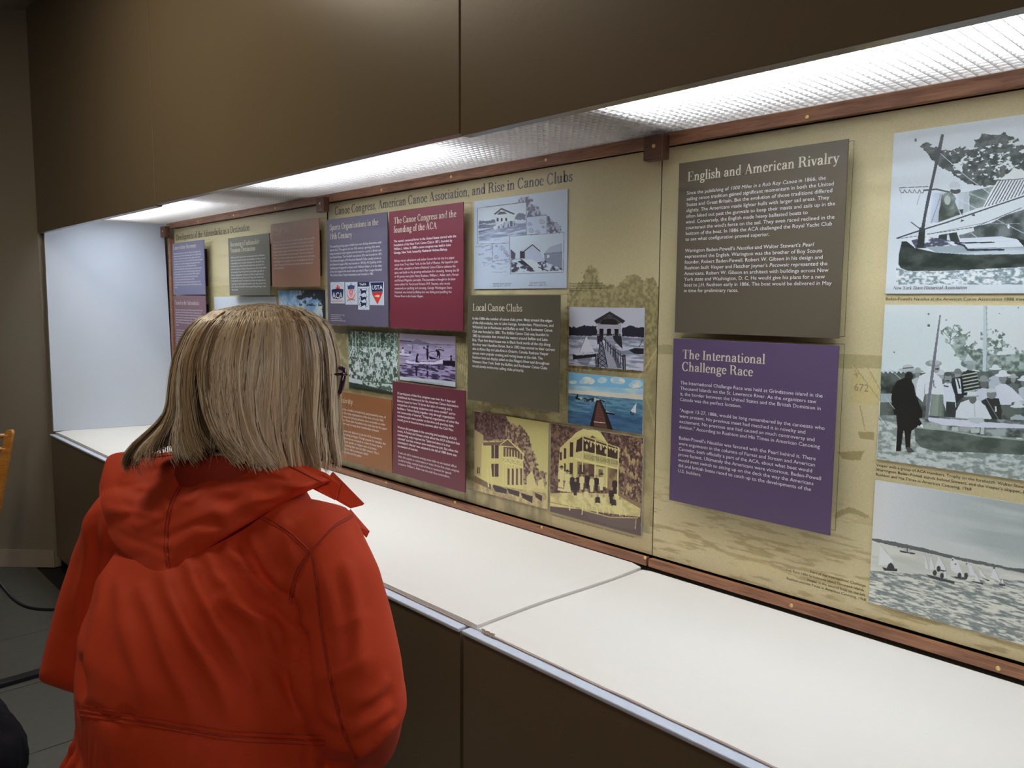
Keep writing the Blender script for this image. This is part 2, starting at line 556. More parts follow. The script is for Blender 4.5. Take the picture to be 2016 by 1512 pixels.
topP = at(20, 846, 4.5); dvec = at(0, 962, 4.47) - topP; dvec /= np.linalg.norm(dvec)
bot = topP + dvec * ((topP[2] - .0) / -dvec[2])
side = -RV * 1.0; side[2] = 0; side /= np.linalg.norm(side)
fwd = np.cross([0, 0, 1], side)


def post(name, p0, p1, w, h):
    m_ = MB(); p0 = np.asarray(p0); p1 = np.asarray(p1)
    n = 7; rings = []
    ax = (p1 - p0) / np.linalg.norm(p1 - p0)
    # rounded top end in the plane of side
    for s, k in ((0, .45), (.006, .75), (.016, .95), (.03, 1), (1, 1)):
        c_ = p0 + (ax * s if s < 1 else (p1 - p0))
        rings.append([c_ + a_ * side * w * k + b_ * fwd * h for a_, b_ in ((-1, -1), (1, -1), (1, 1), (-1, 1))])
    return m_.loft(rings).build(name, M['pine'], ch)


post('back_post', topP, bot, .021, .012)
post('back_post', topP + side * .40, bot + side * .40, .021, .012)
for s in (.035, .11):
    c0 = topP + dvec * s
    MB().tube([c0 - side * .0, c0 + side * .40], .013, 10).build('back_rung', M['pine'], ch, smooth=True)
seat_c = topP + dvec * .52
MB().obox(seat_c + fwd * .02 + side * .12, seat_c + fwd * .02 + side * .38, fwd, [0, 0, 1], .17, .011).build('seat', M['pine'], ch)
for s in (.14, .37):
    MB().obox(seat_c + side * s - fwd * .16, np.array([*(seat_c + side * s + fwd * .26)[:2], 0.0]), side, fwd, .012, .018).build('front_leg', M['pine'], ch)

# dark rounded bag at lower left
bm = bmesh.new(); bmesh.ops.create_icosphere(bm, subdivisions=5, radius=1)
bc = at(-66, 1500, 2.35)
for v in bm.verts:
    n = v.co.normalized()
    k = 1 + .10 * mnoise.noise(n * 1.8 + Vector((3, 1, 0))) + .03 * mnoise.noise(n * 7)
    v.co = Vector((n.x * .17 * k, n.y * .15 * k, n.z * .20 * k))
mb = MB(); mb.bm(bm)
bag = root('bag', (bc[0], bc[1], bc[2] - .20), 'black rounded cloth bag cut off by the lower left corner', 'bag')
mesh('bag_body', np.array(mb.v) + bc, mb.f, M['darkcloth'], bag, smooth=True)
MB().tube([bc + [.10 * math.cos(a_), 0, .17 + .10 * math.sin(a_)] for a_ in np.linspace(0, math.pi, 12)], .010, 8).build('carry_handle', M['darkcloth'], bag, smooth=True)
st_ = root('stool', (bc[0], bc[1], 0), 'low dark stool under the black bag, below the picture edge', 'stool')
sz = bc[2] - .215
MB().box((bc[0] - .16, bc[1] - .16, sz - .03), (bc[0] + .16, bc[1] + .16, sz), .004).build('seat', M['black'], st_)
for sx in (-1, 1):
    for sy in (-1, 1):
        MB().box((bc[0] + sx * .14 - .012, bc[1] + sy * .14 - .012, 0), (bc[0] + sx * .14 + .012, bc[1] + sy * .14 + .012, sz - .03)).build('leg', M['black'], st_)

# ================================================================ LETTERING
# a small serif face drawn from pen strokes, for the headings
def crom(pts, k=6):
    out = []
    P = [np.array(p, float) for p in pts]
    for i in range(len(P) - 1):
        p0, p1, p2, p3 = P[max(i - 1, 0)], P[i], P[i + 1], P[min(i + 2, len(P) - 1)]
        for j in range(k):
            t = j / k
            out.append(.5 * ((2 * p1) + (p2 - p0) * t + (2 * p0 - 5 * p1 + 4 * p2 - p3) * t * t + (3 * p1 - p0 - 3 * p2 + p3) * t ** 3))
    out.append(P[-1])
    return out


def ell(cx, cy, rx, ry, a0=0, a1=360, n=20):
    return [(cx + rx * math.cos(math.radians(a)), cy + ry * math.sin(math.radians(a))) for a in np.linspace(a0, a1, n)]


THK, THN = .116, .050


def pen(pts, mode='a', thick=THK):
    P = np.array(pts, float); n = len(P); L, R = [], []
    for i in range(n):
        t = P[min(i + 1, n - 1)] - P[max(i - 1, 0)]
        t = t / (np.hypot(*t) + 1e-9)
        w = {'a': THN + (thick - THN) * abs(t[1]) ** 1.4, 'T': thick, 't': THN}[mode] / 2
        nn = np.array([-t[1], t[0]])
        L.append(P[i] + nn * w); R.append(P[i] - nn * w)
    vs = L + R
    return vs, [(i, i + 1, n + i + 1, n + i) for i in range(n - 1)]


def rect(x0, y0, x1, y1): return [(x0, y0), (x1, y0), (x1, y1), (x0, y1)], [(0, 1, 2, 3)]
def stem(x, y0, y1, t=THK): return rect(x - t / 2, y0, x + t / 2, y1)
def ser(x, y, w=.24, up=True): h = .036; return rect(x - w / 2, y if up else y - h, x + w / 2, y + h if up else y)
def flag(x, y): return [(x - .115, y - .03), (x - .05, y - .085), (x, y - .06), (x, y), (x - .02, y)], [(0, 1, 2, 3, 4)]
def dot(x, y, r=.058): p = ell(x, y, r, r, 0, 340, 12); return p, [tuple(range(len(p)))]
def C_(pts, m='a', t=THK): return pen(crom(pts), m, t)
def E_(*a, **k): return pen(ell(*a), **k)
def arch(x0, x1): return [C_([(x0, .32), (x0 + .08, .425), (x0 + .16, .435), (x1 - .01, .37), (x1, .28)]), stem(x1, 0, .29), ser(x1, 0)]


G = {}
G['a'] = (.47, [C_([(.10, .33), (.13, .42), (.22, .435), (.31, .40), (.33, .30)]), dot(.115, .335, .05), stem(.33, .07, .31), C_([(.33, .09), (.36, .015), (.43, .05)], 't'), C_([(.33, .27), (.20, .23), (.09, .17), (.095, .05), (.19, .015), (.33, .10)])])
G['b'] = (.51, [stem(.12, 0, .73), flag(.12, .73), E_(.275, .225, .145, .215)])
G['c'] = (.42, [E_(.235, .225, .15, .215, 55, 318), dot(.33, .345, .05)])
G['d'] = (.53, [E_(.22, .225, .145, .215), stem(.375, 0, .73), flag(.375, .73), ser(.43, 0, .13)])
G['e'] = (.44, [E_(.225, .225, .15, .215, 8, 322), rect(.09, .235, .39, .262)])
G['f'] = (.31, [stem(.14, 0, .62), ser(.15, 0, .26), C_([(.14, .60), (.17, .70), (.25, .725), (.31, .68)]), dot(.31, .665, .045), rect(.03, .41, .29, .438)])
G['g'] = (.47, [E_(.215, .30, .125, .145), E_(.225, -.115, .165, .09), C_([(.13, .18), (.08, .10), (.12, .04), (.28, .03), (.37, -.02), (.39, -.10)]), C_([(.30, .40), (.37, .43), (.43, .42)], 't'), dot(.43, .40, .035)])
G['h'] = (.55, [stem(.12, 0, .73), flag(.12, .73), ser(.12, 0)] + arch(.15, .39))
G['i'] = (.27, [stem(.13, 0, .44), flag(.13, .44), ser(.13, 0), dot(.12, .62)])
G['k'] = (.52, [stem(.12, 0, .73), flag(.12, .73), ser(.12, 0), pen([(.14, .16), (.38, .42)], 't'), ser(.38, .44, .2, False), pen([(.21, .25), (.40, .01)], 'T'), ser(.42, 0, .2)])
G['l'] = (.27, [stem(.13, 0, .73), flag(.13, .73), ser(.13, 0)])
G['n'] = (.55, [stem(.12, 0, .44), flag(.12, .44), ser(.12, 0)] + arch(.15, .39))
G['m'] = (.82, [stem(.12, 0, .44), flag(.12, .44), ser(.12, 0)] + arch(.15, .39) + arch(.42, .66))
G['o'] = (.47, [E_(.235, .225, .16, .215)])
G['p'] = (.52, [stem(.12, -.22, .44), flag(.12, .44), ser(.12, -.22), E_(.285, .225, .145, .215)])
G['r'] = (.39, [stem(.12, 0, .44), flag(.12, .44), ser(.13, 0, .26), C_([(.15, .30), (.20, .41), (.27, .435), (.33, .41)]), dot(.32, .375, .05)])
G['s'] = (.37, [pen(crom([(.29, .33), (.27, .41), (.18, .43), (.09, .38), (.10, .29), (.18, .24), (.27, .18), (.30, .10), (.25, .03), (.16, .01), (.08, .04), (.06, .13)]), 'a', .10), rect(.275, .31, .30, .43), rect(.05, .01, .075, .14)])
G['t'] = (.32, [stem(.14, .07, .56), C_([(.14, .10), (.165, .02), (.23, .01), (.30, .07)]), rect(.03, .41, .28, .438)])
G['u'] = (.55, [stem(.12, .12, .44), flag(.12, .44), C_([(.12, .14), (.15, .03), (.24, .01), (.36, .10)]), stem(.39, 0, .44), flag(.39, .44), ser(.45, 0, .13)])
G['v'] = (.47, [pen([(.09, .43), (.24, .02)], 'T'), pen([(.24, .01), (.38, .43)], 't'), ser(.09, .44, .2, False), ser(.38, .44, .16, False)])
G['w'] = (.68, [pen([(.09, .43), (.22, .02)], 'T'), pen([(.22, .01), (.34, .43)], 't'), pen([(.34, .43), (.47, .02)], 'T'), pen([(.47, .01), (.59, .43)], 't'), ser(.09, .44, .2, False), ser(.34, .44, .2, False), ser(.59, .44, .16, False)])
G['x'] = (.48, [pen([(.09, .43), (.37, .01)], 'T'), pen([(.08, .01), (.37, .43)], 't'), ser(.09, .44, .18, False), ser(.38, .44, .16, False), ser(.08, 0, .16), ser(.38, 0, .18)])
G['y'] = (.47, [pen([(.09, .43), (.25, .02)], 'T'), C_([(.39, .43), (.25, .0), (.18, -.16), (.10, -.20)], 't'), dot(.09, -.175, .045), ser(.09, .44, .2, False), ser(.39, .44, .16, False)])
G['z'] = (.43, [rect(.06, .41, .36, .438), rect(.06, 0, .37, .028), pen([(.33, .42), (.09, .02)], 'T', .09), rect(.06, .31, .085, .43), rect(.345, .0, .37, .13)])
G['A'] = (.70, [pen([(.12, 0), (.33, .70)], 't'), pen([(.33, .69), (.56, .01)], 'T', .13), rect(.19, .22, .50, .25), ser(.11, 0, .2), ser(.57, 0, .24)])
G['B'] = (.63, [stem(.15, 0, .70, .125), ser(.15, 0), ser(.15, .70, .24, False), C_([(.15, .685), (.33, .68), (.44, .60), (.43, .46), (.30, .37), (.15, .365)]), C_([(.15, .365), (.36, .36), (.50, .27), (.49, .10), (.36, .02), (.15, .015)])])
G['C'] = (.66, [E_(.34, .35, .255, .345, 40, 320, 28), rect(.55, .47, .575, .69), rect(.55, .02, .575, .2)])
G['D'] = (.72, [stem(.15, 0, .70, .125), ser(.13, 0, .24), ser(.13, .70, .24, False), C_([(.15, .685), (.35, .68), (.52, .60), (.60, .35), (.52, .10), (.35, .02), (.15, .015)], 'a', .13)])
G['E'] = (.62, [stem(.15, 0, .70, .125), ser(.14, 0, .24), ser(.14, .70, .24, False), rect(.15, .672, .53, .70), rect(.15, 0, .55, .028), rect(.15, .345, .40, .373), rect(.505, .53, .53, .70), rect(.525, 0, .55, .18), rect(.375, .27, .40, .45)])
G['F'] = (.58, [stem(.15, 0, .70, .125), ser(.14, 0, .26), ser(.14, .70, .24, False), rect(.15, .672, .53, .70), rect(.15, .345, .40, .373), rect(.505, .53, .53, .70), rect(.375, .27, .40, .45)])
G['H'] = (.76, [stem(.15, 0, .70, .125), ser(.15, 0, .26), ser(.15, .70, .26, False), stem(.61, 0, .70, .125), ser(.61, 0, .26), ser(.61, .70, .26, False), rect(.15, .345, .61, .373)])
G['I'] = (.33, [stem(.165, 0, .70, .125), ser(.165, 0, .27), ser(.165, .70, .27, False)])
G['L'] = (.58, [stem(.15, 0, .70, .125), ser(.15, 0, .26), ser(.15, .70, .26, False), rect(.15, 0, .53, .028), rect(.505, 0, .53, .20)])
G['M'] = (.88, [pen([(.13, 0), (.13, .70)], 't'), ser(.13, 0, .2), ser(.11, .70, .2, False), pen([(.16, .69), (.43, .01)], 'T', .13), pen([(.43, .01), (.71, .69)], 't'), stem(.73, 0, .70, .125), ser(.73, 0, .25), ser(.75, .70, .25, False)])
G['N'] = (.74, [pen([(.13, 0), (.13, .70)], 't'), ser(.13, 0, .2), ser(.10, .70, .2, False), pen([(.15, .69), (.60, .01)], 'T', .13), pen([(.61, .0), (.61, .70)], 't'), ser(.61, .70, .2, False)])
G['O'] = (.72, [E_(.36, .35, .27, .345, 0, 360, 30)])
G['P'] = (.60, [stem(.15, 0, .70, .125), ser(.15, 0, .27), ser(.14, .70, .24, False), C_([(.15, .685), (.34, .68), (.48, .60), (.48, .43), (.34, .33), (.15, .325)], 'a', .13)])
G['R'] = (.70, [stem(.15, 0, .70, .125), ser(.15, 0, .27), ser(.14, .70, .24, False), C_([(.15, .685), (.34, .68), (.48, .60), (.48, .45), (.34, .36), (.15, .355)], 'a', .13), C_([(.30, .36), (.44, .30), (.50, .14), (.56, .03), (.66, .03)], 'a', .13)])
G['S'] = (.56, [pen(crom([(.45, .53), (.42, .65), (.28, .69), (.14, .62), (.13, .48), (.25, .39), (.40, .30), (.47, .20), (.43, .06), (.28, .01), (.13, .06), (.10, .22)]), 'a', .13), rect(.445, .48, .47, .69), rect(.08, .01, .105, .24)])
G['T'] = (.64, [stem(.32, 0, .70, .125), ser(.32, 0, .28), rect(.05, .672, .59, .70), rect(.05, .50, .075, .70), rect(.565, .50, .59, .70)])
G['V'] = (.68, [pen([(.12, .69), (.35, .02)], 'T', .13), pen([(.35, .01), (.55, .69)], 't'), ser(.11, .70, .24, False), ser(.56, .70, .2, False)])
G['Y'] = (.66, [pen([(.12, .69), (.34, .32)], 'T', .13), pen([(.34, .32), (.54, .69)], 't'), stem(.34, 0, .34, .125), ser(.34, 0, .26), ser(.11, .70, .24, False), ser(.55, .70, .2, False)])
G['1'] = (.42, [stem(.22, 0, .66, .11), ser(.22, 0, .26), pen([(.08, .55), (.22, .65)], 't')])
G['9'] = (.50, [E_(.25, .46, .15, .20), C_([(.40, .46), (.38, .20), (.28, .05), (.14, .01), (.10, .07)]), dot(.13, .09, .045)])
G[','] = (.24, [dot(.12, .045, .055), C_([(.155, .04), (.14, -.06), (.07, -.12)], 't')])
G['.'] = (.24, [dot(.12, .05, .055)])
G[' '] = (.24, [])
SERIF = {}
for ch_, (adv, shapes) in G.items():
    V, F = [], []
    for vs, fs in shapes:
        n = len(V); V += [tuple(map(float, p)) for p in vs]; F += [tuple(i + n for i in f) for f in fs]
    SERIF[ch_] = (adv, np.array(V, float).reshape(-1, 2), F)

# the plain face: Blender's built-in sans, read once per character
SANS, SANSB = {}, {}


def load_sans(chars, table, off):
    fc = bpy.data.curves.new('glyph', 'FONT'); fo = bpy.data.objects.new('glyph', fc); COL.objects.link(fo)
    fc.resolution_u = 2; fc.size = 1.0; fc.offset = off; fc.fill_mode = 'FRONT'
    dg = bpy.context.evaluated_depsgraph_get()

    def get(s):
        fc.body = s
        fc.update_tag(); fo.update_tag(); dg.update()
        me = fo.evaluated_get(dg).to_mesh()
        v = np.empty(len(me.vertices) * 3); me.vertices.foreach_get('co', v)
        fs = [tuple(p.vertices) for p in me.polygons]
        fo.evaluated_get(dg).to_mesh_clear()
        return v.reshape(-1, 3)[:, :2].copy(), fs
    b0 = get('||')[0][:, 0].max()
    for c_ in chars:
        if c_ == ' ': continue
        v, f = get(c_)
        adv = get('|' + c_ + '|')[0][:, 0].max() - b0
        table[c_] = (adv, v, f)
    v = get('| |')[0][:, 0].max() - b0
    table[' '] = (v if v > .05 else .28, np.zeros((0, 2)), [])
    bpy.data.objects.remove(fo); bpy.data.curves.remove(fc)


CH = "ABCDEFGHIJKLMNOPQRSTUVWXYZabcdefghijklmnopqrstuvwxyz0123456789.,;:'\"-&()# "
load_sans(CH, SANS, 0.0)
load_sans(CH, SANSB, 0.016)


def set_line(s, table, size, sx=1.0, track=0.0, shear=0.0):
    """glyph outlines of one line from x=0 on its baseline; *between stars* leans"""
    V, F, x, it = [], [], 0.0, False
    for c_ in s:
        if c_ == '*': it = not it; continue
        if c_ not in table: c_ = '.' if '.' in table else ' '
        adv, v, f = table[c_]
        n = len(V)
        sh = .2 if it else shear
        for a, b in v: V.append(((x + a + sh * b) * size * sx, b * size))
        F += [tuple(i + n for i in g) for g in f]
        x += adv + track
    return V, F, x * size * sx


class Plane:
    """a vertical face at depth y; photo pixels are turned to places on it by the four corners it shows in the photo"""
    def __init__(self, px4, y, size=None, x0=None, x1=None, z0=None, z1=None):
        tl, tr, bl, br = [on_y(*q, y) for q in px4]
        self.y = y
        self.x0 = x0 if x0 is not None else (tl[0] + bl[0]) / 2
        self.x1 = x1 if x1 is not None else (tr[0] + br[0]) / 2
        self.z1 = z1 if z1 is not None else (tl[2] + tr[2]) / 2
        self.z0 = z0 if z0 is not None else (bl[2] + br[2]) / 2
        src = np.array(px4, float); dst = np.array([(self.x0, self.z1), (self.x1, self.z1), (self.x0, self.z0), (self.x1, self.z0)])
        A, b = [], []
        for (u, v), (X, Y) in zip(src, dst):
            A.append([u, v, 1, 0, 0, 0, -u * X, -v * X]); b.append(X)
            A.append([0, 0, 0, u, v, 1, -u * Y, -v * Y]); b.append(Y)
        h = np.linalg.solve(np.array(A), np.array(b)); self.H = np.append(h, 1).reshape(3, 3); self.Hi = np.linalg.inv(self.H)

    def uv(self, px, py):
        q = self.H @ np.array([px, py, 1.0]); return q[:2] / q[2]

    def px(self, X, Z):
        q0 = self.Hi[0, 0] * X + self.Hi[0, 1] * Z + self.Hi[0, 2]
        q1 = self.Hi[1, 0] * X + self.Hi[1, 1] * Z + self.Hi[1, 2]
        q2 = self.Hi[2, 0] * X + self.Hi[2, 1] * Z + self.Hi[2, 2]
        return q0 / q2, q1 / q2


def to_px(x, y, z):
    d = np.array([x, y, z]) - CAM; k = d @ FV
    return (1008 + FPX * (d @ RV) / k, 756 - FPX * (d @ UV_) / k)


def open_right(tl, bl, y, x1=1.0):
    """corners of a face whose right part runs out of the picture"""
    a, b = on_y(*tl, y), on_y(*bl, y)
    return [tl, to_px(x1, y, a[2]), bl, to_px(x1, y, b[2])]


def letter(name, plane, lines, mat, parent, off=.0006, label=None):
    """lines: (text, face, start pixel of the baseline, end pixel, letter height factor) or continued lines placed by (x, z) tuples"""
    V, F = [], []
    for (v, f) in lines:
        n = len(V); V += [(a, plane.y - off, b) for a, b in v]; F += [tuple(i + n for i in g) for g in f]
    if not V: return None
    o = mesh(name, V, F, mat, parent)
    if label: o['label'] = label
    return o


def fit(plane, s, face, p0, p1, cap=None, shear=0.0, capk=.70):
    """one line fitted between two photo pixels on its baseline; cap = letter height in metres"""
    a = plane.uv(*p0); b = plane.uv(*p1)
    size = cap / capk
    V, F, wd = set_line(s, face, size, 1.0, shear=shear)
    k = (b[0] - a[0]) / max(wd, 1e-6)
    dz = (b[1] - a[1]) / max(b[0] - a[0], 1e-6)
    z0 = (a[1] + b[1]) / 2
    return [(a[0] + x * k, z0 + z) for x, z in V], F


def para(plane, lines, face, p_first, p_last, i_ref, p_ref_end, cap=None, shear=0.0, right=False):
    """a block of evenly spaced lines: first and last baselines' left pixels, and the right end pixel of line i_ref.
    Empty strings are paragraph gaps (a number in place of a string is a gap of that many lines)"""
    a = plane.uv(*p_first); b = plane.uv(*p_last)
    pos, y = [], 0.0
    for s in lines:
        if isinstance(s, (int, float)): y += s - 1; continue
        pos.append((s, y)); y += 1
    tot = pos[-1][1]
    step = (a[1] - b[1]) / tot if tot else .01
    if cap is None: cap = step * .60
    size = cap / .70
    e = plane.uv(*p_ref_end)
    _, _, wd = set_line(pos[i_ref][0], face, size)
    k = (e[0] - a[0]) / wd if not right else (e[0] - a[0]) / wd
    out = []
    for s, yy in pos:
        V, F, w_ = set_line(s, face, size, k, shear=shear)
        x0 = a[0] if not right else e[0] - w_
        out.append(([(x0 + x, a[1] - yy * step + z) for x, z in V], F))
    return out

# ================================================================ PRINTED PICTURES (painted here, pixel by pixel, from shapes and noise)
def vnoise(u, v, seed):
    r = np.random.default_rng(seed); T = r.random((64, 64))
    iu, iv = np.floor(u).astype(int), np.floor(v).astype(int); fu, fv = u - iu, v - iv
    fu = fu * fu * (3 - 2 * fu); fv = fv * fv * (3 - 2 * fv)
    a, b, c, d = T[iu % 64, iv % 64], T[(iu + 1) % 64, iv % 64], T[iu % 64, (iv + 1) % 64], T[(iu + 1) % 64, (iv + 1) % 64]
    return (a * (1 - fu) + b * fu) * (1 - fv) + (c * (1 - fu) + d * fu) * fv


def fbm(u, v, seed=1, o=4):
    s = np.zeros_like(u); a = .5; t = 0
    for k in range(o):
        s += a * vnoise(u * 2 ** k + 17.3 * k, v * 2 ** k + 5.1 * k, seed + k); t += a; a *= .55
    return s / t


class Cv:
    def __init__(self, plane, res, bg):
        self.p = plane
        w, h = plane.x1 - plane.x0, plane.z1 - plane.z0
        self.W, self.Hh = int(w * res), int(h * res)
        xs = plane.x0 + (np.arange(self.W) + .5) / self.W * w; zs = plane.z0 + (np.arange(self.Hh) + .5) / self.Hh * h
        self.wx, self.wz = np.meshgrid(xs, zs)
        self.X, self.Y = plane.px(self.wx, self.wz)
        self.img = np.empty((self.Hh, self.W, 3)); self.img[:] = np.array(bg) / 255
        self.o = (0, 0, 1)

    def crop(self, x, y, s): self.o = (x, y, s); return self

    def t(self, pts):
        x, y, s = self.o
        return [(x + a / s, y + b / s) for a, b in pts]

    def n(self, su, sv, seed=1, o=4): return fbm(self.wx * su + 50, self.wz * sv + 50, seed, o)

    def mask(self, pts, m=0.0):
        P = self.t(pts); xs = [p[0] for p in P]; ys = [p[1] for p in P]
        bb = (self.X >= min(xs) - m) & (self.X <= max(xs) + m) & (self.Y >= min(ys) - m) & (self.Y <= max(ys) + m)
        idx = np.nonzero(bb)
        x, y = self.X[idx], self.Y[idx]
        ins = np.zeros(len(x), bool)
        for i in range(len(P)):
            (x1, y1), (x2, y2) = P[i], P[i - 1]
            if y1 == y2: continue
            c = ((y1 > y) != (y2 > y)) & (x < (x2 - x1) * (y - y1) / (y2 - y1) + x1)
            ins ^= c
        return tuple(a[ins] for a in idx)

    def paint(self, idx, col, a=1.0):
        if len(idx[0]) == 0: return self
        if callable(col): c = col(idx)
        else: c = np.array(col) / 255
        a_ = a(idx)[:, None] if callable(a) else a
        self.img[idx] = self.img[idx] * (1 - a_) + c * a_
        return self

    def poly(self, pts, col, a=1.0): return self.paint(self.mask(pts), col, a)

    def rough(self, pts, col, amp=12, sc=60, seed=3, a=1.0):
        """polygon whose outline is ragged by noise (foliage, crowds)"""
        dx = (self.n(sc, sc, seed) - .5) * amp * 2 / self.o[2]; dy = (self.n(sc, sc, seed + 9) - .5) * amp * 2 / self.o[2]
        X, Y = self.X, self.Y
        self.X, self.Y = X + dx, Y + dy
        idx = self.mask(pts); self.X, self.Y = X, Y
        return self.paint(idx, col, a)

    def line(self, pts, w, col, a=1.0):
        P = self.t(pts); w = w / self.o[2] / 2
        for i in range(len(P) - 1):
            (x1, y1), (x2, y2) = P[i], P[i + 1]
            bb = np.nonzero((self.X >= min(x1, x2) - w) & (self.X <= max(x1, x2) + w) & (self.Y >= min(y1, y2) - w) & (self.Y <= max(y1, y2) + w))
            x, y = self.X[bb], self.Y[bb]
            L = (x2 - x1) ** 2 + (y2 - y1) ** 2 + 1e-9
            t = np.clip(((x - x1) * (x2 - x1) + (y - y1) * (y2 - y1)) / L, 0, 1)
            d = np.hypot(x - x1 - t * (x2 - x1), y - y1 - t * (y2 - y1))
            k = d < w
            self.paint(tuple(q[k] for q in bb), col, a)
        return self

    def el(self, cx, cy, rx, ry, col, a=1.0):
        (x0, y0), = self.t([(cx, cy)]); rx /= self.o[2]; ry /= self.o[2]
        return self.paint(np.nonzero(((self.X - x0) / rx) ** 2 + ((self.Y - y0) / ry) ** 2 < 1), col, a)

    def mixn(self, c1, c2, su, sv, seed=1, lo=.35, hi=.65, o=4):
        """colour function: noise between two colours"""
        n = np.clip((self.n(su, sv, seed, o) - lo) / (hi - lo), 0, 1)
        c1, c2 = np.array(c1) / 255, np.array(c2) / 255
        return lambda idx: c1 + (c2 - c1) * n[idx][:, None]

    def spot(self, thr, su, sv, seed, o=4, soft=.04):
        n = np.clip((self.n(su, sv, seed, o) - thr) / soft, 0, 1)
        return lambda idx: n[idx]

    def grade(self, f, c): k = np.array(c) / 255; self.img = self.img * (1 - f[..., None]) + k * f[..., None]; return self

    def image(self, name, gain=1.25, grain=.012):
        a = np.clip(self.img + RNG.normal(0, grain, self.img.shape[:2])[..., None], 0, 1)
        lin = np.where(a <= .04045, a / 12.92, ((a + .055) / 1.055) ** 2.4) * gain
        lin = np.clip(lin, 0, .88)
        s = np.where(lin <= .0031308, lin * 12.92, 1.055 * lin ** (1 / 2.4) - .055)
        im = bpy.data.images.new(name, self.W, self.Hh)
        px = np.ones((self.Hh, self.W, 4), np.float32); px[..., :3] = s
        im.pixels.foreach_set(px.ravel()); im.update(); im.pack()
        return im


def mat_print(name, im, rough=.33, spec=.5):
    m, nt, p = new_mat(name)
    t = nt.nodes.new('ShaderNodeTexImage'); t.image = im; t.extension = 'EXTEND'
    nt.links.new(t.outputs[0], p.inputs['Base Color'])
    p.inputs['Roughness'].default_value = rough; p.inputs['Specular IOR Level'].default_value = spec
    return m


def board(name, plane, th, mat, edge, parent=None, label=None):
    """a thin board, its front face printed"""
    x0, x1, z0, z1, y = plane.x0, plane.x1, plane.z0, plane.z1, plane.y
    vs = [(x0, y, z0), (x1, y, z0), (x1, y, z1), (x0, y, z1), (x0, y + th, z0), (x1, y + th, z0), (x1, y + th, z1), (x0, y + th, z1)]
    uv = [(0, 0), (1, 0), (1, 1), (0, 1)] * 2
    o = mesh(name, vs, [(0, 1, 2, 3), (5, 4, 7, 6), (0, 4, 5, 1), (1, 5, 6, 2), (2, 6, 7, 3), (3, 7, 4, 0)], None, parent, uvs=uv, mats=[mat, edge], fmat=[0, 1, 1, 1, 1, 1])
    if label: o['label'] = label
    return o


W_, K_ = (208, 218, 232), (48, 55, 54)


def man(c, x, y, s, coat, face=(150, 150, 150), hat=None, legs=None, w=1.0):
    """a small standing figure: head centre (x, y), head radius s"""
    c.poly([(x - 1.6 * s * w, y + 1.7 * s), (x - .5 * s, y + 1.1 * s), (x + .5 * s, y + 1.1 * s), (x + 1.6 * s * w, y + 1.7 * s), (x + 1.8 * s * w, y + 5.5 * s), (x - 1.8 * s * w, y + 5.5 * s)], coat)
    if legs: c.poly([(x - 1.2 * s, y + 5 * s), (x + 1.2 * s, y + 5 * s), (x + 1.0 * s, y + 10 * s), (x - 1.0 * s, y + 10 * s)], legs)
    c.el(x, y, s * .8, s * 1.1, face)
    if hat: c.el(x, y - .7 * s, 1.7 * s, .35 * s, hat); c.el(x, y - 1.1 * s, .9 * s, .7 * s, hat)


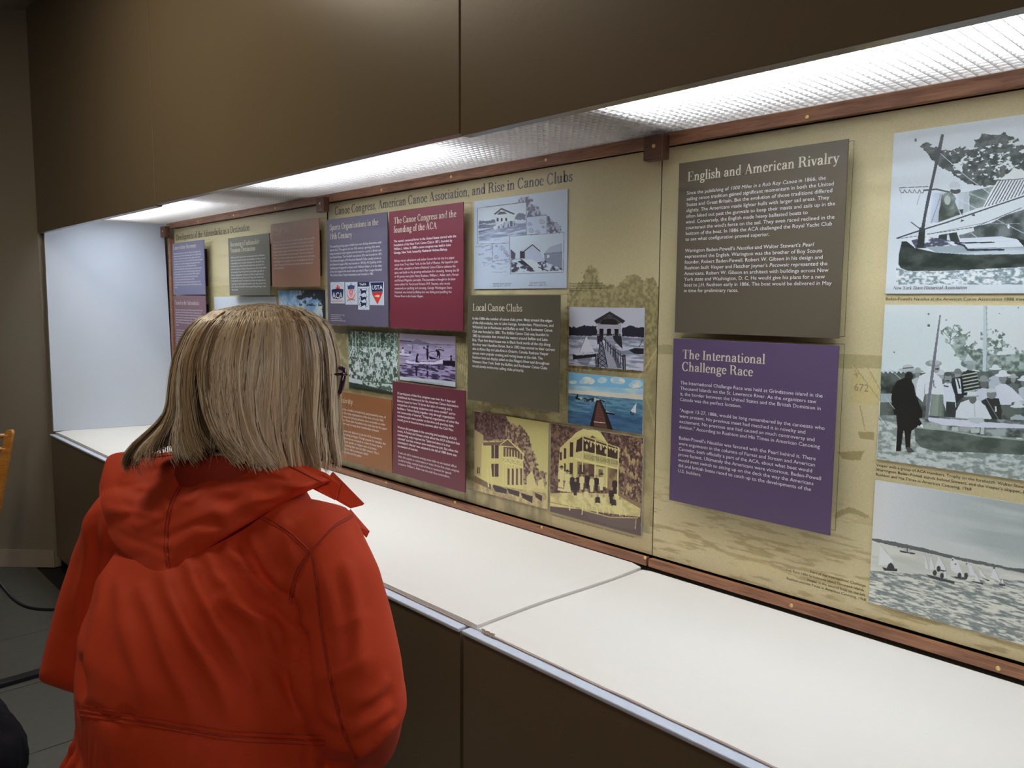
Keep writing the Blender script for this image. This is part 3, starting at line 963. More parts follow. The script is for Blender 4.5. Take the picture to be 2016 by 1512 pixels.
def art_nautilus(c):
    c.crop(1700, 220, 6.38)
    c.rough([(710, 440), (780, 385), (850, 400), (830, 440), (900, 450), (990, 470), (1100, 480), (1150, 450), (1260, 440), (1330, 470), (1400, 450), (1380, 350), (1440, 330), (1500, 270), (1600, 290), (1700, 280), (1800, 260), (1810, 310), (1950, 320), (1960, 370), (1870, 400), (1920, 430), (2016, 400), (2300, 250), (2800, 500), (2800, 900), (2016, 740), (1920, 715), (1830, 770), (1700, 850), (1650, 930), (1500, 935), (1300, 900), (1220, 850), (1150, 800), (1000, 700), (930, 660), (860, 590), (800, 520)],
            c.mixn((44, 52, 50), (86, 92, 90), 110, 110, 5), 34, 90, 3)
    c.poly([(1000, 470), (1960, 330), (2400, 600), (1700, 860), (1200, 840)], W_, c.spot(.60, 120, 170, 21, 4, .03))
    c.poly([(1330, 1000), (1660, 930), (1600, 1010), (1500, 1195), (1420, 1215), (1330, 1250)], c.mixn((84, 96, 94), (130, 140, 138), 40, 60, 9))
    c.poly([(1920, 715), (2100, 780), (2800, 1000), (2800, 900), (2016, 1040), (1500, 1195), (1600, 1000), (1690, 860), (1830, 770)], (215, 222, 236))
    for k in range(30):
        c.line([(1720 + 36 * k, 856 + k), (1525 + 46 * k, 1190 - 13 * k)], 13, (78, 84, 96))
    c.line([(1690, 862), (2100, 838)], 10, (90, 95, 105))
    c.line([(450, 960), (560, 950), (690, 945), (810, 940)], 9, (70, 76, 84))
    for k in range(5): c.line([(455 + 62 * k, 980), (475 + 62 * k, 1018), (500 + 62 * k, 1018), (515 + 62 * k, 980)], 9, (82, 88, 92))
    c.line([(760, 985), (920, 975), (1080, 1010)], 20, (66, 74, 72))
    c.poly([(460, 1030), (1060, 1010), (960, 1240), (940, 1390), (500, 1400)], (165, 176, 190), c.spot(.52, 30, 6, 31, 3, .3))
    c.line([(975, 1040), (850, 1400)], 6, (90, 96, 100)); c.line([(720, 1010), (670, 1170)], 5, (120, 126, 132))
    c.poly([(1160, 1020), (1330, 1000), (1320, 1250), (1210, 1290), (1150, 1130)], c.mixn((168, 178, 184), (205, 214, 226), 60, 5, 12))
    c.poly([(980, 1050), (1040, 1015), (1110, 1020), (1165, 1080), (1150, 1130), (1215, 1290), (940, 1390), (950, 1240), (965, 1180)], c.mixn((58, 66, 60), (120, 130, 126), 40, 40, 8))
    c.el(1055, 1110, 40, 60, (165, 175, 172)); c.el(1155, 995, 66, 36, (62, 66, 66)); c.el(1145, 930, 72, 52, (188, 196, 202)); c.line([(1065, 962), (1240, 966)], 18, (196, 204, 212))
    c.line([(960, 520), (1300, 820), (1590, 1030)], 9, (200, 208, 220)); c.line([(1150, 1070), (1430, 1225)], 7, (200, 208, 220)); c.line([(1340, 1030), (1540, 1110)], 7, (190, 198, 210))
    c.poly([(1240, 1300), (1200, 1230), (1255, 1225)], (50, 56, 60)); c.el(655, 355, 14, 22, (80, 84, 90))
    c.crop(1700, 400, 6.38)
    c.poly([(1400, 270), (2016, 80), (2800, -100), (2800, 600), (1920, 450), (1740, 420), (1210, 440), (1190, 380)], c.mixn((54, 62, 60), (105, 112, 114), 40, 40, 14))
    c.poly([(780, 300), (1300, 140), (2016, -115), (2800, -330), (2800, -210), (2016, 30), (1600, 250), (1380, 300), (1390, 350), (1250, 392), (1200, 400), (1170, 370), (950, 392), (780, 402)], (206, 216, 236))
    c.line([(420, 440), (720, 340), (1050, 240), (1700, 18), (2500, -250)], 16, (56, 60, 66)); c.line([(800, 390), (1400, 300), (1980, 60)], 8, (70, 76, 90)); c.line([(860, 380), (1500, 250), (2100, 60)], 5, (110, 116, 130))
    c.line([(440, 445), (760, 400)], 7, (90, 96, 104)); c.poly([(1220, 240), (1265, 215), (1230, 205)], (60, 66, 74)); c.poly([(1350, 155), (1400, 165), (1395, 130)], (60, 66, 74))
    c.poly([(950, 400), (1170, 365), (1212, 490), (1010, 520), (925, 490)], K_); c.poly([(1050, 395), (1075, 395), (1095, 490), (1040, 505)], (190, 200, 208))
    c.poly([(600, 470), (760, 420), (940, 440), (1210, 500), (1240, 540), (900, 560), (660, 570)], c.mixn((70, 74, 88), (208, 216, 232), 50, 110, 17, .42, .55))
    c.poly([(780, 552), (1240, 532), (1300, 566), (2016, 545), (2800, 520), (2800, 640), (2016, 640), (1330, 648), (920, 622)], c.mixn((140, 156, 162), (178, 192, 198), 10, 60, 22))
    for a_ in ((1210, 472, 1740, 442, 12), (1210, 452, 1740, 424, 16), (1300, 510, 1920, 468, 14)): c.line([(a_[0], a_[1]), (a_[2], a_[3])], a_[4], (196, 206, 222))
    c.line([(1200, 500), (1640, 492)], 14, (38, 38, 50)); c.line([(1150, 500), (1260, 530), (1310, 588), (1760, 584)], 22, (44, 44, 58)); c.poly([(1920, 440), (2100, 480), (2300, 560), (2016, 545)], (40, 46, 48))
    c.poly([(470, 530), (660, 566), (920, 622), (1330, 648), (2016, 640), (2800, 600), (2800, 800), (2016, 802), (1000, 852), (560, 852), (470, 815), (438, 765), (445, 640)], c.mixn((40, 48, 44), (66, 74, 70), 30, 60, 25))
    c.poly([(480, 480), (540, 478), (645, 560), (560, 556), (470, 535)], (40, 46, 44)); c.poly([(705, 300), (775, 330), (760, 560), (665, 556)], (40, 46, 44))
    c.line([(600, 240), (720, 330)], 12, (70, 74, 80))
    c.poly([(410, 815), (480, 830), (560, 856), (1000, 856), (2016, 806), (2800, 804), (2800, 1020), (410, 1022)], c.mixn((116, 132, 136), (214, 224, 234), 130, 220, 27, .38, .60))
    c.line([(1660, 200), (2100, 420)], 9, (176, 186, 196)); c.line([(1600, 258), (1960, 258)], 7, (140, 150, 156)); c.line([(1350, 370), (1470, 468)], 8, (196, 206, 216)); c.el(1822, 292, 16, 30, (205, 214, 226))
    c.crop(1700, 220, 6.38)
    c.poly([(975, 283), (1012, 285), (985, 430), (880, 880), (790, 1300), (760, 1512), (715, 1512), (800, 1060), (850, 860), (930, 480)], (58, 62, 68))


def art_group(c):
    c.crop(1700, 590, 6.38)
    c.poly([(250, 150), (820, 220), (1010, 420), (1290, 870), (230, 900)], (204, 219, 226)); c.poly([(280, 160), (820, 230), (700, 480), (300, 420)], (188, 204, 206), c.spot(.5, 12, 12, 41, 3, .3))
    c.rough([(960, 370), (1140, 310), (1240, 380), (1340, 400), (1300, 540), (1480, 540), (1470, 400), (1600, 350), (1780, 400), (1740, 500), (1860, 600), (2016, 640), (2800, 560), (2800, 960), (1900, 960), (1290, 860), (1150, 680), (1050, 530)], c.mixn((84, 100, 92), (160, 176, 172), 120, 120, 43), 44, 100, 44)
    c.poly([(960, 330), (1800, 340), (2300, 640), (1700, 700), (1050, 560)], W_, c.spot(.50, 150, 150, 46, 4, .04))
    for a_ in (((1000, 400), (1080, 480)), ((1140, 320), (1090, 480), (1090, 560)), ((1240, 380), (1100, 500)), ((1340, 400), (1230, 470))): c.line(a_, 9, (110, 122, 122))
    c.poly([(1508, 75), (1545, 75), (1552, 560), (1542, 960), (1496, 960), (1500, 500)], (184, 200, 206)); c.line([(1546, 80), (1553, 560), (1543, 950)], 8, (128, 142, 146))
    for x_, y_, r_ in ((818, 180, 12), (820, 324, 18), (1040, 256, 9), (1328, 452, 12), (385, 660, 9), (1708, 174, 7), (1943, 102, 8)): c.el(x_, y_, r_, r_ * .9, (82, 92, 96))
    c.poly([(220, 905), (440, 900), (700, 920), (1300, 900), (2800, 900), (2800, 1560), (200, 1560)], c.mixn((42, 50, 46), (88, 98, 94), 30, 40, 50))
    for k in range(9): c.poly([(225 + 55 * k, 900), (255 + 55 * k, 930), (280 + 55 * k, 880)], (190, 204, 210))
    c.poly([(215, 1180), (380, 1180), (380, 1290), (210, 1290)], (148, 162, 164))
    c.line([(340, 880), (560, 1080)], 8, (176, 190, 194))
    for (x_, y_, s_, co, fa, ha) in ((680, 930, 44, (170, 182, 184), (120, 130, 130), (150, 160, 160)), (975, 960, 46, (90, 98, 98), (150, 158, 158), (190, 198, 204)), (1185, 950, 48, (40, 46, 46), (140, 148, 148), (110, 118, 118)),
                                    (1655, 900, 48, (168, 180, 190), (96, 104, 104), (208, 218, 230)), (2016, 1040, 50, (176, 186, 196), (110, 118, 118), (200, 210, 220)), (1880, 1000, 40, (90, 98, 98), (130, 136, 138), (160, 168, 170)),
                                    (1510, 1050, 55, (190, 200, 212), (92, 98, 100), (130, 138, 138)), (1750, 990, 60, (200, 208, 222), (120, 128, 130), (208, 216, 228)), (1940, 1380, 58, (160, 172, 174), (84, 92, 92), (196, 206, 212)),
                                    (2200, 1000, 55, (180, 190, 200), (120, 128, 130), (200, 210, 220)), (2400, 1100, 55, (60, 66, 66), (120, 128, 130), (200, 210, 220)), (2300, 1300, 58, (190, 200, 212), (120, 128, 130), None)):
        man(c, x_, y_, s_, co, fa, ha)
    c.poly([(1610, 1180), (1860, 1100), (2016, 1260), (1830, 1300)], (200, 208, 222))
    c.poly([(1110, 990), (1240, 960), (1290, 1190), (1170, 1300), (1100, 1150)], (38, 44, 44)); c.poly([(1150, 990), (1215, 990), (1235, 1180), (1185, 1180)], (200, 210, 222)); c.line([(1180, 1000), (1210, 1110)], 18, (40, 46, 48))
    c.poly([(1235, 930), (1310, 880), (1420, 900), (1455, 1100), (1290, 1190)], (44, 52, 48))
    for k in range(6): c.line([(1240 + 6 * k, 950 + 42 * k), (1425 + 5 * k, 915 + 42 * k)], 15, (170, 184, 180))
    c.el(1338, 835, 42, 56, (136, 148, 148)); c.poly([(1310, 670), (1262, 790), (1400, 790)], (186, 198, 204)); c.el(1330, 790, 66, 26, (150, 162, 164))
    c.poly([(990, 1070), (1030, 1040), (1100, 1050), (1150, 1200), (1165, 1350), (1040, 1400), (1005, 1300)], (198, 208, 222)); c.poly([(1040, 1280), (1150, 1290), (1160, 1500), (1035, 1500)], (52, 58, 58)); c.el(1062, 990, 46, 62, (128, 138, 140)); c.el(1055, 1020, 30, 10, (44, 48, 48)); c.el(1060, 935, 48, 26, (70, 78, 76)); c.line([(1015, 1082), (1065, 1092)], 14, (40, 44, 44))
    c.poly([(1480, 1270), (1560, 1230), (1700, 1240), (1740, 1400), (1720, 1560), (1560, 1560)], (46, 52, 50)); c.el(1610, 1190, 62, 56, (112, 120, 120)); c.el(1600, 1140, 70, 26, (186, 196, 200)); c.line([(1540, 1240), (1700, 1512)], 9, (120, 130, 130)); c.poly([(1650, 1340), (1672, 1340), (1672, 1410), (1650, 1410)], (200, 210, 210))
    c.poly([(1150, 1512), (1160, 1400), (1220, 1290), (1330, 1250), (1440, 1262), (1530, 1330), (1610, 1490), (1500, 1570), (1150, 1570)], (204, 214, 228)); c.el(1372, 1250, 46, 56, (92, 98, 98)); c.line([(1270, 1212), (1440, 1208)], 20, (150, 158, 160)); c.poly([(1305, 1155), (1420, 1150), (1430, 1205), (1300, 1208)], (196, 206, 212)); c.line([(1392, 1310), (1400, 1470)], 6, (150, 160, 168))
    # man in the white shirt
    c.poly([(780, 1185), (1000, 1185), (1012, 1512), (790, 1512)], c.mixn((92, 106, 98), (128, 142, 134), 60, 5, 52))
    c.poly([(700, 960), (790, 915), (900, 915), (985, 1000), (1015, 1195), (770, 1182), (745, 1290), (658, 1200), (668, 1060)], (206, 215, 230)); c.line([(770, 1060), (765, 1180)], 7, (150, 160, 168)); c.line([(880, 1010), (885, 1095), (910, 1098)], 9, (60, 64, 66))
    c.el(915, 858, 42, 62, (146, 156, 160)); c.el(925, 870, 26, 9, (40, 44, 44)); c.el(880, 800, 104, 40, (140, 150, 150)); c.el(895, 790, 70, 30, (166, 176, 178))
    # man in the dark coat
    c.el(575, 915, 52, 62, (138, 148, 148)); c.el(572, 960, 52, 58, (34, 38, 36)); c.el(545, 880, 108, 22, (168, 178, 180)); c.el(560, 845, 66, 32, (180, 190, 192)); c.line([(500, 862), (625, 852)], 16, (90, 96, 96))
    c.poly([(420, 1020), (520, 980), (600, 1010), (640, 1090), (655, 1200), (742, 1400), (730, 1560), (650, 1640), (440, 1640), (395, 1500), (350, 1260), (360, 1120)], (30, 34, 32))
    c.crop(1700, 780, 6.38)
    c.poly([(195, 240), (400, 240), (760, 400), (2800, 400), (2800, 1100), (150, 1100)], c.mixn((126, 140, 136), (188, 200, 198), 90, 150, 55, .38, .62))
    c.poly([(190, 240), (420, 230), (420, 330), (190, 300)], (96, 108, 104), .5)
    for q in ([(400, 120), (700, 120), (680, 380), (600, 440), (585, 655), (530, 655), (515, 440), (500, 430), (465, 700), (408, 700), (425, 400)],): c.poly(q, (32, 36, 34))
    c.poly([(525, 640), (590, 640), (640, 700), (560, 712)], (70, 76, 72)); c.poly([(405, 690), (465, 690), (500, 745), (420, 720)], (160, 172, 172))
    c.line([(190, 245), (330, 430)], 9, (196, 206, 208)); c.line([(280, 20), (390, 160)], 8, (176, 188, 190))
    c.poly([(700, 280), (800, 240), (1300, 280), (2016, 300), (2800, 320), (2800, 560), (1500, 500), (760, 400)], c.mixn((60, 70, 66), (150, 162, 160), 40, 60, 58))
    c.poly([(800, 258), (1280, 292), (1520, 322), (2016, 356), (2800, 380), (2800, 430), (2016, 405), (1400, 392), (1000, 362), (820, 310)], (200, 206, 226)); c.line([(800, 262), (1300, 296)], 9, (96, 104, 108))
    c.poly([(1320, 270), (1500, 270), (1520, 320), (1440, 350), (1330, 320)], (178, 190, 196))
    for q in ((985, 370, 1040, 430), (1110, 385, 1190, 440), (1350, 400, 1460, 460), (1470, 395, 1515, 480)): c.poly([(q[0], q[1]), (q[2], q[1]), (q[2], q[3]), (q[0], q[3])], (170, 184, 184))
    c.poly([(640, 400), (760, 396), (1100, 440), (1500, 512), (2016, 560), (2800, 610), (2800, 780), (1400, 706), (900, 694), (720, 640), (650, 560)], c.mixn((66, 78, 72), (92, 104, 98), 30, 60, 60)); c.line([(700, 396), (1100, 436), (1500, 505), (2016, 552), (2800, 600)], 16, (142, 158, 148))
    c.crop(1700, 590, 6.38)
    c.poly([(955, 195), (972, 195), (900, 800), (808, 1500), (770, 1500), (860, 820)], (104, 106, 118)); c.line([(850, 1200), (820, 1480)], 7, (176, 186, 190))


def art_race(c):
    u = (c.wx - c.p.x0) / (c.p.x1 - c.p.x0); v = (c.wz - c.p.z0) / (c.p.z1 - c.p.z0)
    c.grade(np.clip(u * 1.9 - .1, 0, 1) * .9, (158, 170, 170))
    s = np.clip((c.n(2.5, 26, 71, 4) - .45) / .2, 0, 1); c.grade(s * np.clip(u * 2.2, 0, 1) * .6, (208, 214, 214))
    c.crop(1500, 1000, 3.907)
    c.poly([(780, 245), (2016, 512), (3000, 730), (3000, 1400), (780, 1100)], c.mixn((206, 210, 204), (186, 192, 186), 8, 60, 72))
    c.poly([(780, 480), (2016, 560), (3000, 730), (3000, 1400), (780, 1100)], c.mixn((110, 120, 120), (206, 210, 202), 60, 300, 73, .36, .60))
    c.poly([(780, 480), (3000, 760), (3000, 400), (780, 300)], (208, 212, 206), lambda i: np.full(len(i[0]), .0))
    c.poly([(780, 700), (3000, 1000), (3000, 1400), (780, 1100)], (124, 132, 132), c.spot(.55, 55, 260, 74, 4, .08))
    c.rough([(700, 215), (900, 240), (930, 246), (1020, 262), (1060, 268), (1240, 310), (1500, 375), (1750, 425), (1900, 460), (2016, 466), (3000, 700), (3000, 760), (2016, 500), (1700, 440), (1300, 355), (1050, 300), (850, 252)], (88, 94, 94), 6, 80, 75)
    def sail(p, col=(208, 214, 216)): c.poly(p, col); c.line([p[0], p[1]], 3, (120, 124, 126), .6)
    sail([(910, 280), (1010, 400), (1000, 440), (895, 440)], (214, 220, 236))
    c.poly([(925, 455), (960, 462), (975, 430), (995, 420), (1015, 445), (1020, 466), (1042, 468), (1040, 488), (940, 482)], (52, 54, 56))
    c.poly([(1058, 325), (1180, 348), (1175, 358), (1065, 340)], (60, 64, 66)); c.poly([(1090, 305), (1140, 315), (1140, 345), (1090, 330)], (176, 180, 180)); c.line([(1118, 300), (1118, 340)], 7, (60, 64, 66))
    for p in ([(1250, 335), (1285, 470), (1258, 470)], [(1300, 360), (1330, 470), (1290, 480)], [(1360, 362), (1418, 470), (1400, 480), (1330, 470)], [(1412, 460), (1422, 545), (1395, 520)], [(1465, 380), (1500, 400), (1555, 530), (1455, 480), (1448, 420)], [(1580, 400), (1640, 520), (1600, 520)], [(1600, 412), (1650, 520), (1610, 520)], [(1645, 490), (1680, 570), (1636, 565)], [(1665, 455), (1735, 545), (1680, 520)], [(1785, 455), (1840, 570), (1755, 535)], [(1850, 530), (1862, 585), (1840, 578)]): sail(p)
    for x_, y_ in ((1467, 400), (1490, 432), (1575, 430), (1785, 462)): c.el(x_, y_, 7, 6, (70, 74, 76))
    for p in ([(1262, 510), (1480, 565), (1480, 585), (1300, 540)], [(1480, 525), (1580, 540), (1570, 552), (1490, 540)], [(1600, 560), (1705, 578), (1700, 592), (1620, 572)], [(1690, 540), (1752, 555), (1745, 564)], [(1820, 580), (1875, 588), (1872, 604), (1830, 596)], [(1340, 470), (1420, 482), (1400, 492)]): c.poly(p, (56, 60, 60))
    for x_, y_ in ((1330, 500), (1385, 522), (1520, 520), (1570, 520), (1360, 468)): c.el(x_, y_, 15, 22, (50, 53, 54))


def art_boathouses(c):
    c.crop(900, 320, 5.04)
    def tree(p, s=1): c.rough(p, c.mixn((84, 84, 104), (168, 176, 196), 110, 110, 81, .4, .6), 24, 110, 82)
    tree([(590, 400), (640, 340), (690, 335), (760, 370), (720, 410), (800, 430), (830, 490), (860, 520), (900, 530), (960, 590), (1020, 620), (1040, 690), (900, 700), (690, 540), (685, 395)])
    c.poly([(690, 545), (895, 520), (890, 705), (692, 715)], (186, 200, 222)); c.line([(690, 545), (890, 522), (890, 705)], 5, (110, 112, 132))
    c.poly([(355, 815), (525, 800), (525, 960), (350, 985)], (184, 198, 220)); c.line([(355, 815), (350, 985), (525, 962)], 5, (110, 112, 132))
    for x_, y_, r_ in ((720, 610, 22), (735, 672, 30), (840, 585, 30), (800, 690, 26), (855, 640, 14), (390, 830, 14), (445, 850, 28), (480, 890, 22), (390, 940, 22), (500, 920, 18)):
        c.line([(x_ + r_ * (1 - k / 22) * math.cos(k * .6), y_ + r_ * (1 - k / 22) * math.sin(k * .6)) for k in range(20)], 4, (104, 106, 126))
    c.poly([(180, 830), (350, 815), (350, 990), (520, 970), (530, 1100), (300, 1090), (190, 880)], (150, 164, 186), c.spot(.56, 30, 130, 84, 4, .08))
    c.poly([(200, 455), (685, 392), (690, 720), (520, 735), (525, 800), (205, 815)], (196, 210, 230))
    for a_ in (((200, 455), (685, 393), (690, 722)), ((200, 455), (205, 815), (522, 800)), ((521, 736), (1062, 695), (1050, 1088), (530, 1108), (521, 736))): c.line(a_, 4, (82, 84, 100))
    c.poly([(212, 615), (380, 600), (680, 575), (685, 720), (520, 733), (520, 790), (212, 800)], c.mixn((120, 128, 150), (190, 204, 226), 14, 110, 85, .38, .62))
    c.rough([(212, 612), (215, 585), (280, 580), (340, 572), (380, 570), (382, 600)], (92, 96, 112), 12, 120, 86); c.rough([(575, 570), (585, 515), (620, 500), (680, 520), (682, 570)], (100, 104, 122), 14, 120, 87)
    c.poly([(360, 515), (437, 452), (575, 510), (560, 520), (437, 470), (380, 520)], (60, 58, 72)); c.poly([(385, 515), (437, 470), (555, 518), (570, 520), (568, 580), (390, 600)], (204, 214, 230)); c.poly([(395, 520), (420, 490), (470, 490), (495, 512)], (70, 68, 84))
    for x_ in (400, 440, 485): c.poly([(x_ - 8, 555), (x_ + 10, 553), (x_ + 10, 585), (x_ - 8, 588)], (44, 44, 56))
    c.line([(212, 635), (380, 622)], 6, (60, 60, 74)); c.line([(212, 655), (380, 640)], 6, (60, 60, 74)); c.line([(212, 645), (380, 632)], 14, (110, 112, 130), .6); c.line([(212, 690), (350, 660)], 7, (50, 50, 64))
    c.poly([(350, 650), (450, 580), (500, 585), (380, 670)], (206, 214, 230)); c.poly([(400, 640), (480, 590), (575, 580), (570, 630), (420, 660)], c.mixn((70, 70, 86), (180, 190, 208), 160, 30, 88, .42, .55))
    c.poly([(528, 742), (1056, 702), (1045, 1082), (536, 1102)], (194, 208, 228))
    c.poly([(535, 960), (860, 950), (900, 1000), (1042, 1050), (1042, 1070), (540, 1092)], c.mixn((64, 66, 80), (196, 208, 226), 60, 120, 89, .42, .55))
    c.poly([(862, 905), (920, 840), (1042, 798), (1040, 1048), (900, 1000), (868, 960)], (128, 136, 156)); c.poly([(862, 905), (920, 840), (1042, 798), (1042, 890)], (158, 168, 188)); c.line([(862, 908), (1042, 890)], 4, (80, 82, 98)); c.poly([(893, 920), (915, 918), (915, 945), (893, 948)], (205, 214, 230))
    c.poly([(625, 880), (745, 815), (820, 878), (870, 980), (740, 1000), (625, 955)], (180, 192, 212)); c.poly([(625, 880), (672, 890), (672, 955), (625, 952)], (56, 52, 64)); c.line([(640, 905), (748, 818), (822, 882)], 9, (52, 48, 60)); c.poly([(532, 862), (580, 905), (575, 960), (535, 955)], (74, 74, 90))
    c.poly([(600, 985), (640, 975), (720, 985), (750, 1050), (640, 1010)], (44, 44, 54)); c.poly([(640, 960), (740, 965), (800, 1000), (850, 1080), (760, 1060)], (200, 212, 228)); c.line([(650, 980), (740, 1050)], 5, (50, 50, 62)); c.line([(810, 1040), (900, 1075)], 9, (50, 50, 62))


def art_dock(c):
    c.crop(900, 560, 5.04)
    c.poly([(1080, 190), (1900, 190), (1900, 430), (1080, 430)], (198, 202, 216))
    c.rough([(1090, 425), (1180, 430), (1250, 410), (1380, 415), (1390, 515), (1090, 520)], (40, 40, 52), 16, 110, 91); c.rough([(1630, 440), (1720, 405), (1800, 430), (1880, 420), (1880, 525), (1630, 515)], (40, 40, 52), 16, 110, 92)
    c.poly([(1080, 512), (1390, 515), (1630, 515), (1900, 530), (1900, 880), (1080, 830)], c.mixn((128, 134, 150), (196, 200, 214), 24, 170, 93, .38, .62)); c.poly([(1080, 512), (1900, 526), (1900, 560), (1080, 545)], (92, 96, 112), .6); c.line([(1090, 514), (1385, 517)], 5, (200, 204, 216)); c.line([(1635, 520), (1880, 530)], 5, (200, 204, 216))
    c.poly([(1358, 360), (1512, 268), (1668, 360), (1640, 388), (1512, 300), (1382, 392)], (46, 42, 46)); c.poly([(1385, 388), (1512, 298), (1628, 385), (1625, 490), (1390, 490)], (168, 168, 180)); c.poly([(1385, 386), (1512, 300), (1625, 380), (1600, 390), (1512, 330), (1415, 390)], (70, 64, 66)); c.poly([(1415, 398), (1440, 352), (1512, 335), (1575, 352), (1600, 398)], (34, 30, 32))
    for x_ in (1430, 1505, 1580): c.poly([(x_ - 20, 442), (x_ + 20, 442), (x_ + 20, 510), (x_ - 20, 510)], (30, 28, 32))
    c.poly([(1385, 490), (1625, 490), (1640, 640), (1560, 560), (1540, 510), (1450, 510), (1440, 570), (1390, 600)], (44, 42, 50))
    c.poly([(1480, 510), (1540, 508), (1590, 700), (1640, 835), (1490, 825), (1455, 640)], (150, 154, 168)); c.poly([(1560, 600), (1585, 720), (1630, 830), (1590, 830), (1540, 700)], (80, 82, 96))
    for k in range(9): c.line([(1490 + 10 * k, 535 + 35 * k), (1545 + 12 * k, 535 + 35 * k)], 3, (96, 98, 112))
    c.line([(1455, 530), (1520, 600), (1660, 700)], 12, (120, 122, 136)); c.line([(1455, 545), (1520, 625), (1655, 730)], 8, (34, 32, 38))
    for k in range(8): x_ = 1470 + 25 * k; c.line([(x_, 555 + 21 * k), (x_, 640 + 26 * k)], 8, (34, 32, 38))
    c.poly([(1635, 700), (1670, 700), (1672, 845), (1640, 845)], (34, 32, 38)); c.line([(1655, 720), (1657, 840)], 8, (150, 154, 166))
    for x_ in (1375, 1392): c.line([(x_, 690), (x_ + 5, 830)], 12, (30, 28, 34))
    c.poly([(1410, 570), (1440, 570), (1490, 820), (1400, 820)], (120, 124, 138)); c.line([(1440, 575), (1490, 820)], 9, (34, 32, 38)); c.line([(1410, 575), (1400, 820)], 7, (34, 32, 38))
    for k in range(5): y_ = 590 + 48 * k; c.line([(1408, y_), (1450 + 8 * k, y_ + 46)], 6, (34, 32, 38)); c.line([(1448 + 8 * k, y_), (1406, y_ + 46)], 6, (34, 32, 38))
    c.poly([(1280, 512), (1362, 672), (1212, 672)], (206, 208, 218)); c.line([(1280, 510), (1212, 675)], 3, (60, 60, 70)); c.poly([(1148, 690), (1180, 708), (1380, 690), (1372, 720), (1150, 748)], (34, 32, 38)); c.el(1250, 690, 9, 18, (170, 174, 186)); c.poly([(1180, 740), (1340, 725), (1300, 800), (1230, 800)], (90, 92, 106), .6)
    c.poly([(1700, 650), (1760, 630), (1850, 635), (1850, 690), (1760, 688)], (40, 40, 50)); c.line([(1805, 620), (1840, 545)], 6, (50, 50, 60)); c.line([(1750, 625), (1850, 622)], 10, (180, 184, 196))
    for x_ in (1395, 1465, 1550, 1612): c.el(x_, 500, 14, 12, (150, 152, 160)); c.el(x_, 500, 8, 7, (40, 40, 46))


def art_pier(c):
    c.crop(900, 560, 5.04)
    c.poly([(1080, 860), (1900, 930), (1900, 1160), (1080, 1095)], (122, 178, 208))
    for x_, y_, rx, ry in ((1290, 950, 60, 35), (1250, 965, 40, 22), (1330, 960, 35, 30), (1440, 950, 48, 30), (1580, 950, 60, 36), (1620, 960, 45, 30), (1150, 970, 40, 18), (1780, 985, 60, 40), (1740, 1000, 40, 30)): c.el(x_, y_, rx, ry, c.mixn((168, 200, 212), (226, 224, 214), 40, 60, 95))
    c.poly([(1080, 1000), (1900, 1040), (1900, 1150), (1080, 1090)], c.mixn((150, 190, 206), (206, 214, 208), 20, 60, 96), .8); c.poly([(1080, 1045), (1900, 1095), (1900, 1150), (1080, 1085)], (222, 206, 186), .75)
    c.poly([(1080, 1078), (1900, 1150), (1900, 1500), (1080, 1400)], c.mixn((62, 98, 124), (98, 140, 160), 26, 160, 97)); c.poly([(1080, 1250), (1900, 1330), (1900, 1500), (1080, 1400)], (40, 66, 100), .55)
    c.line([(1080, 1080), (1200, 1092)], 5, (70, 90, 100))
    c.poly([(1170, 1110), (1230, 1115), (1310, 1135), (1380, 1120), (1420, 1140), (1490, 1170), (1400, 1165), (1290, 1160), (1180, 1140)], c.mixn((24, 28, 36), (170, 180, 180), 100, 160, 98, .46, .6)); c.poly([(1188, 1092), (1202, 1092), (1202, 1125), (1188, 1125)], (24, 26, 32))
    c.poly([(1385, 1150), (1420, 1150), (1480, 1260), (1545, 1445), (1318, 1410), (1365, 1250)], (46, 32, 32)); c.poly([(1393, 1165), (1412, 1165), (1462, 1300), (1495, 1435), (1360, 1405), (1375, 1280)], (92, 60, 54))
    for k in range(8): c.line([(1392 - 3 * k, 1190 + 27 * k), (1418 + 9 * k, 1192 + 28 * k)], 3, (56, 36, 34))
    c.line([(1362, 1362), (1468, 1376)], 7, (206, 196, 180)); c.line([(1420, 1150), (1480, 1270), (1545, 1445)], 9, (28, 24, 28)); c.line([(1382, 1160), (1322, 1405)], 6, (28, 24, 28))
    c.poly([(1478, 1265), (1568, 1278), (1562, 1296), (1490, 1285)], (22, 24, 32)); c.line([(1480, 1262), (1560, 1276)], 5, (190, 200, 200)); c.line([(1473, 1180), (1473, 1262)], 3, (30, 34, 40))
    c.poly([(1778, 1172), (1775, 1275), (1722, 1255)], (206, 214, 214)); c.poly([(1715, 1258), (1755, 1270), (1748, 1298), (1722, 1286)], (36, 40, 48)); c.line([(1778, 1172), (1735, 1280)], 4, (200, 206, 206))


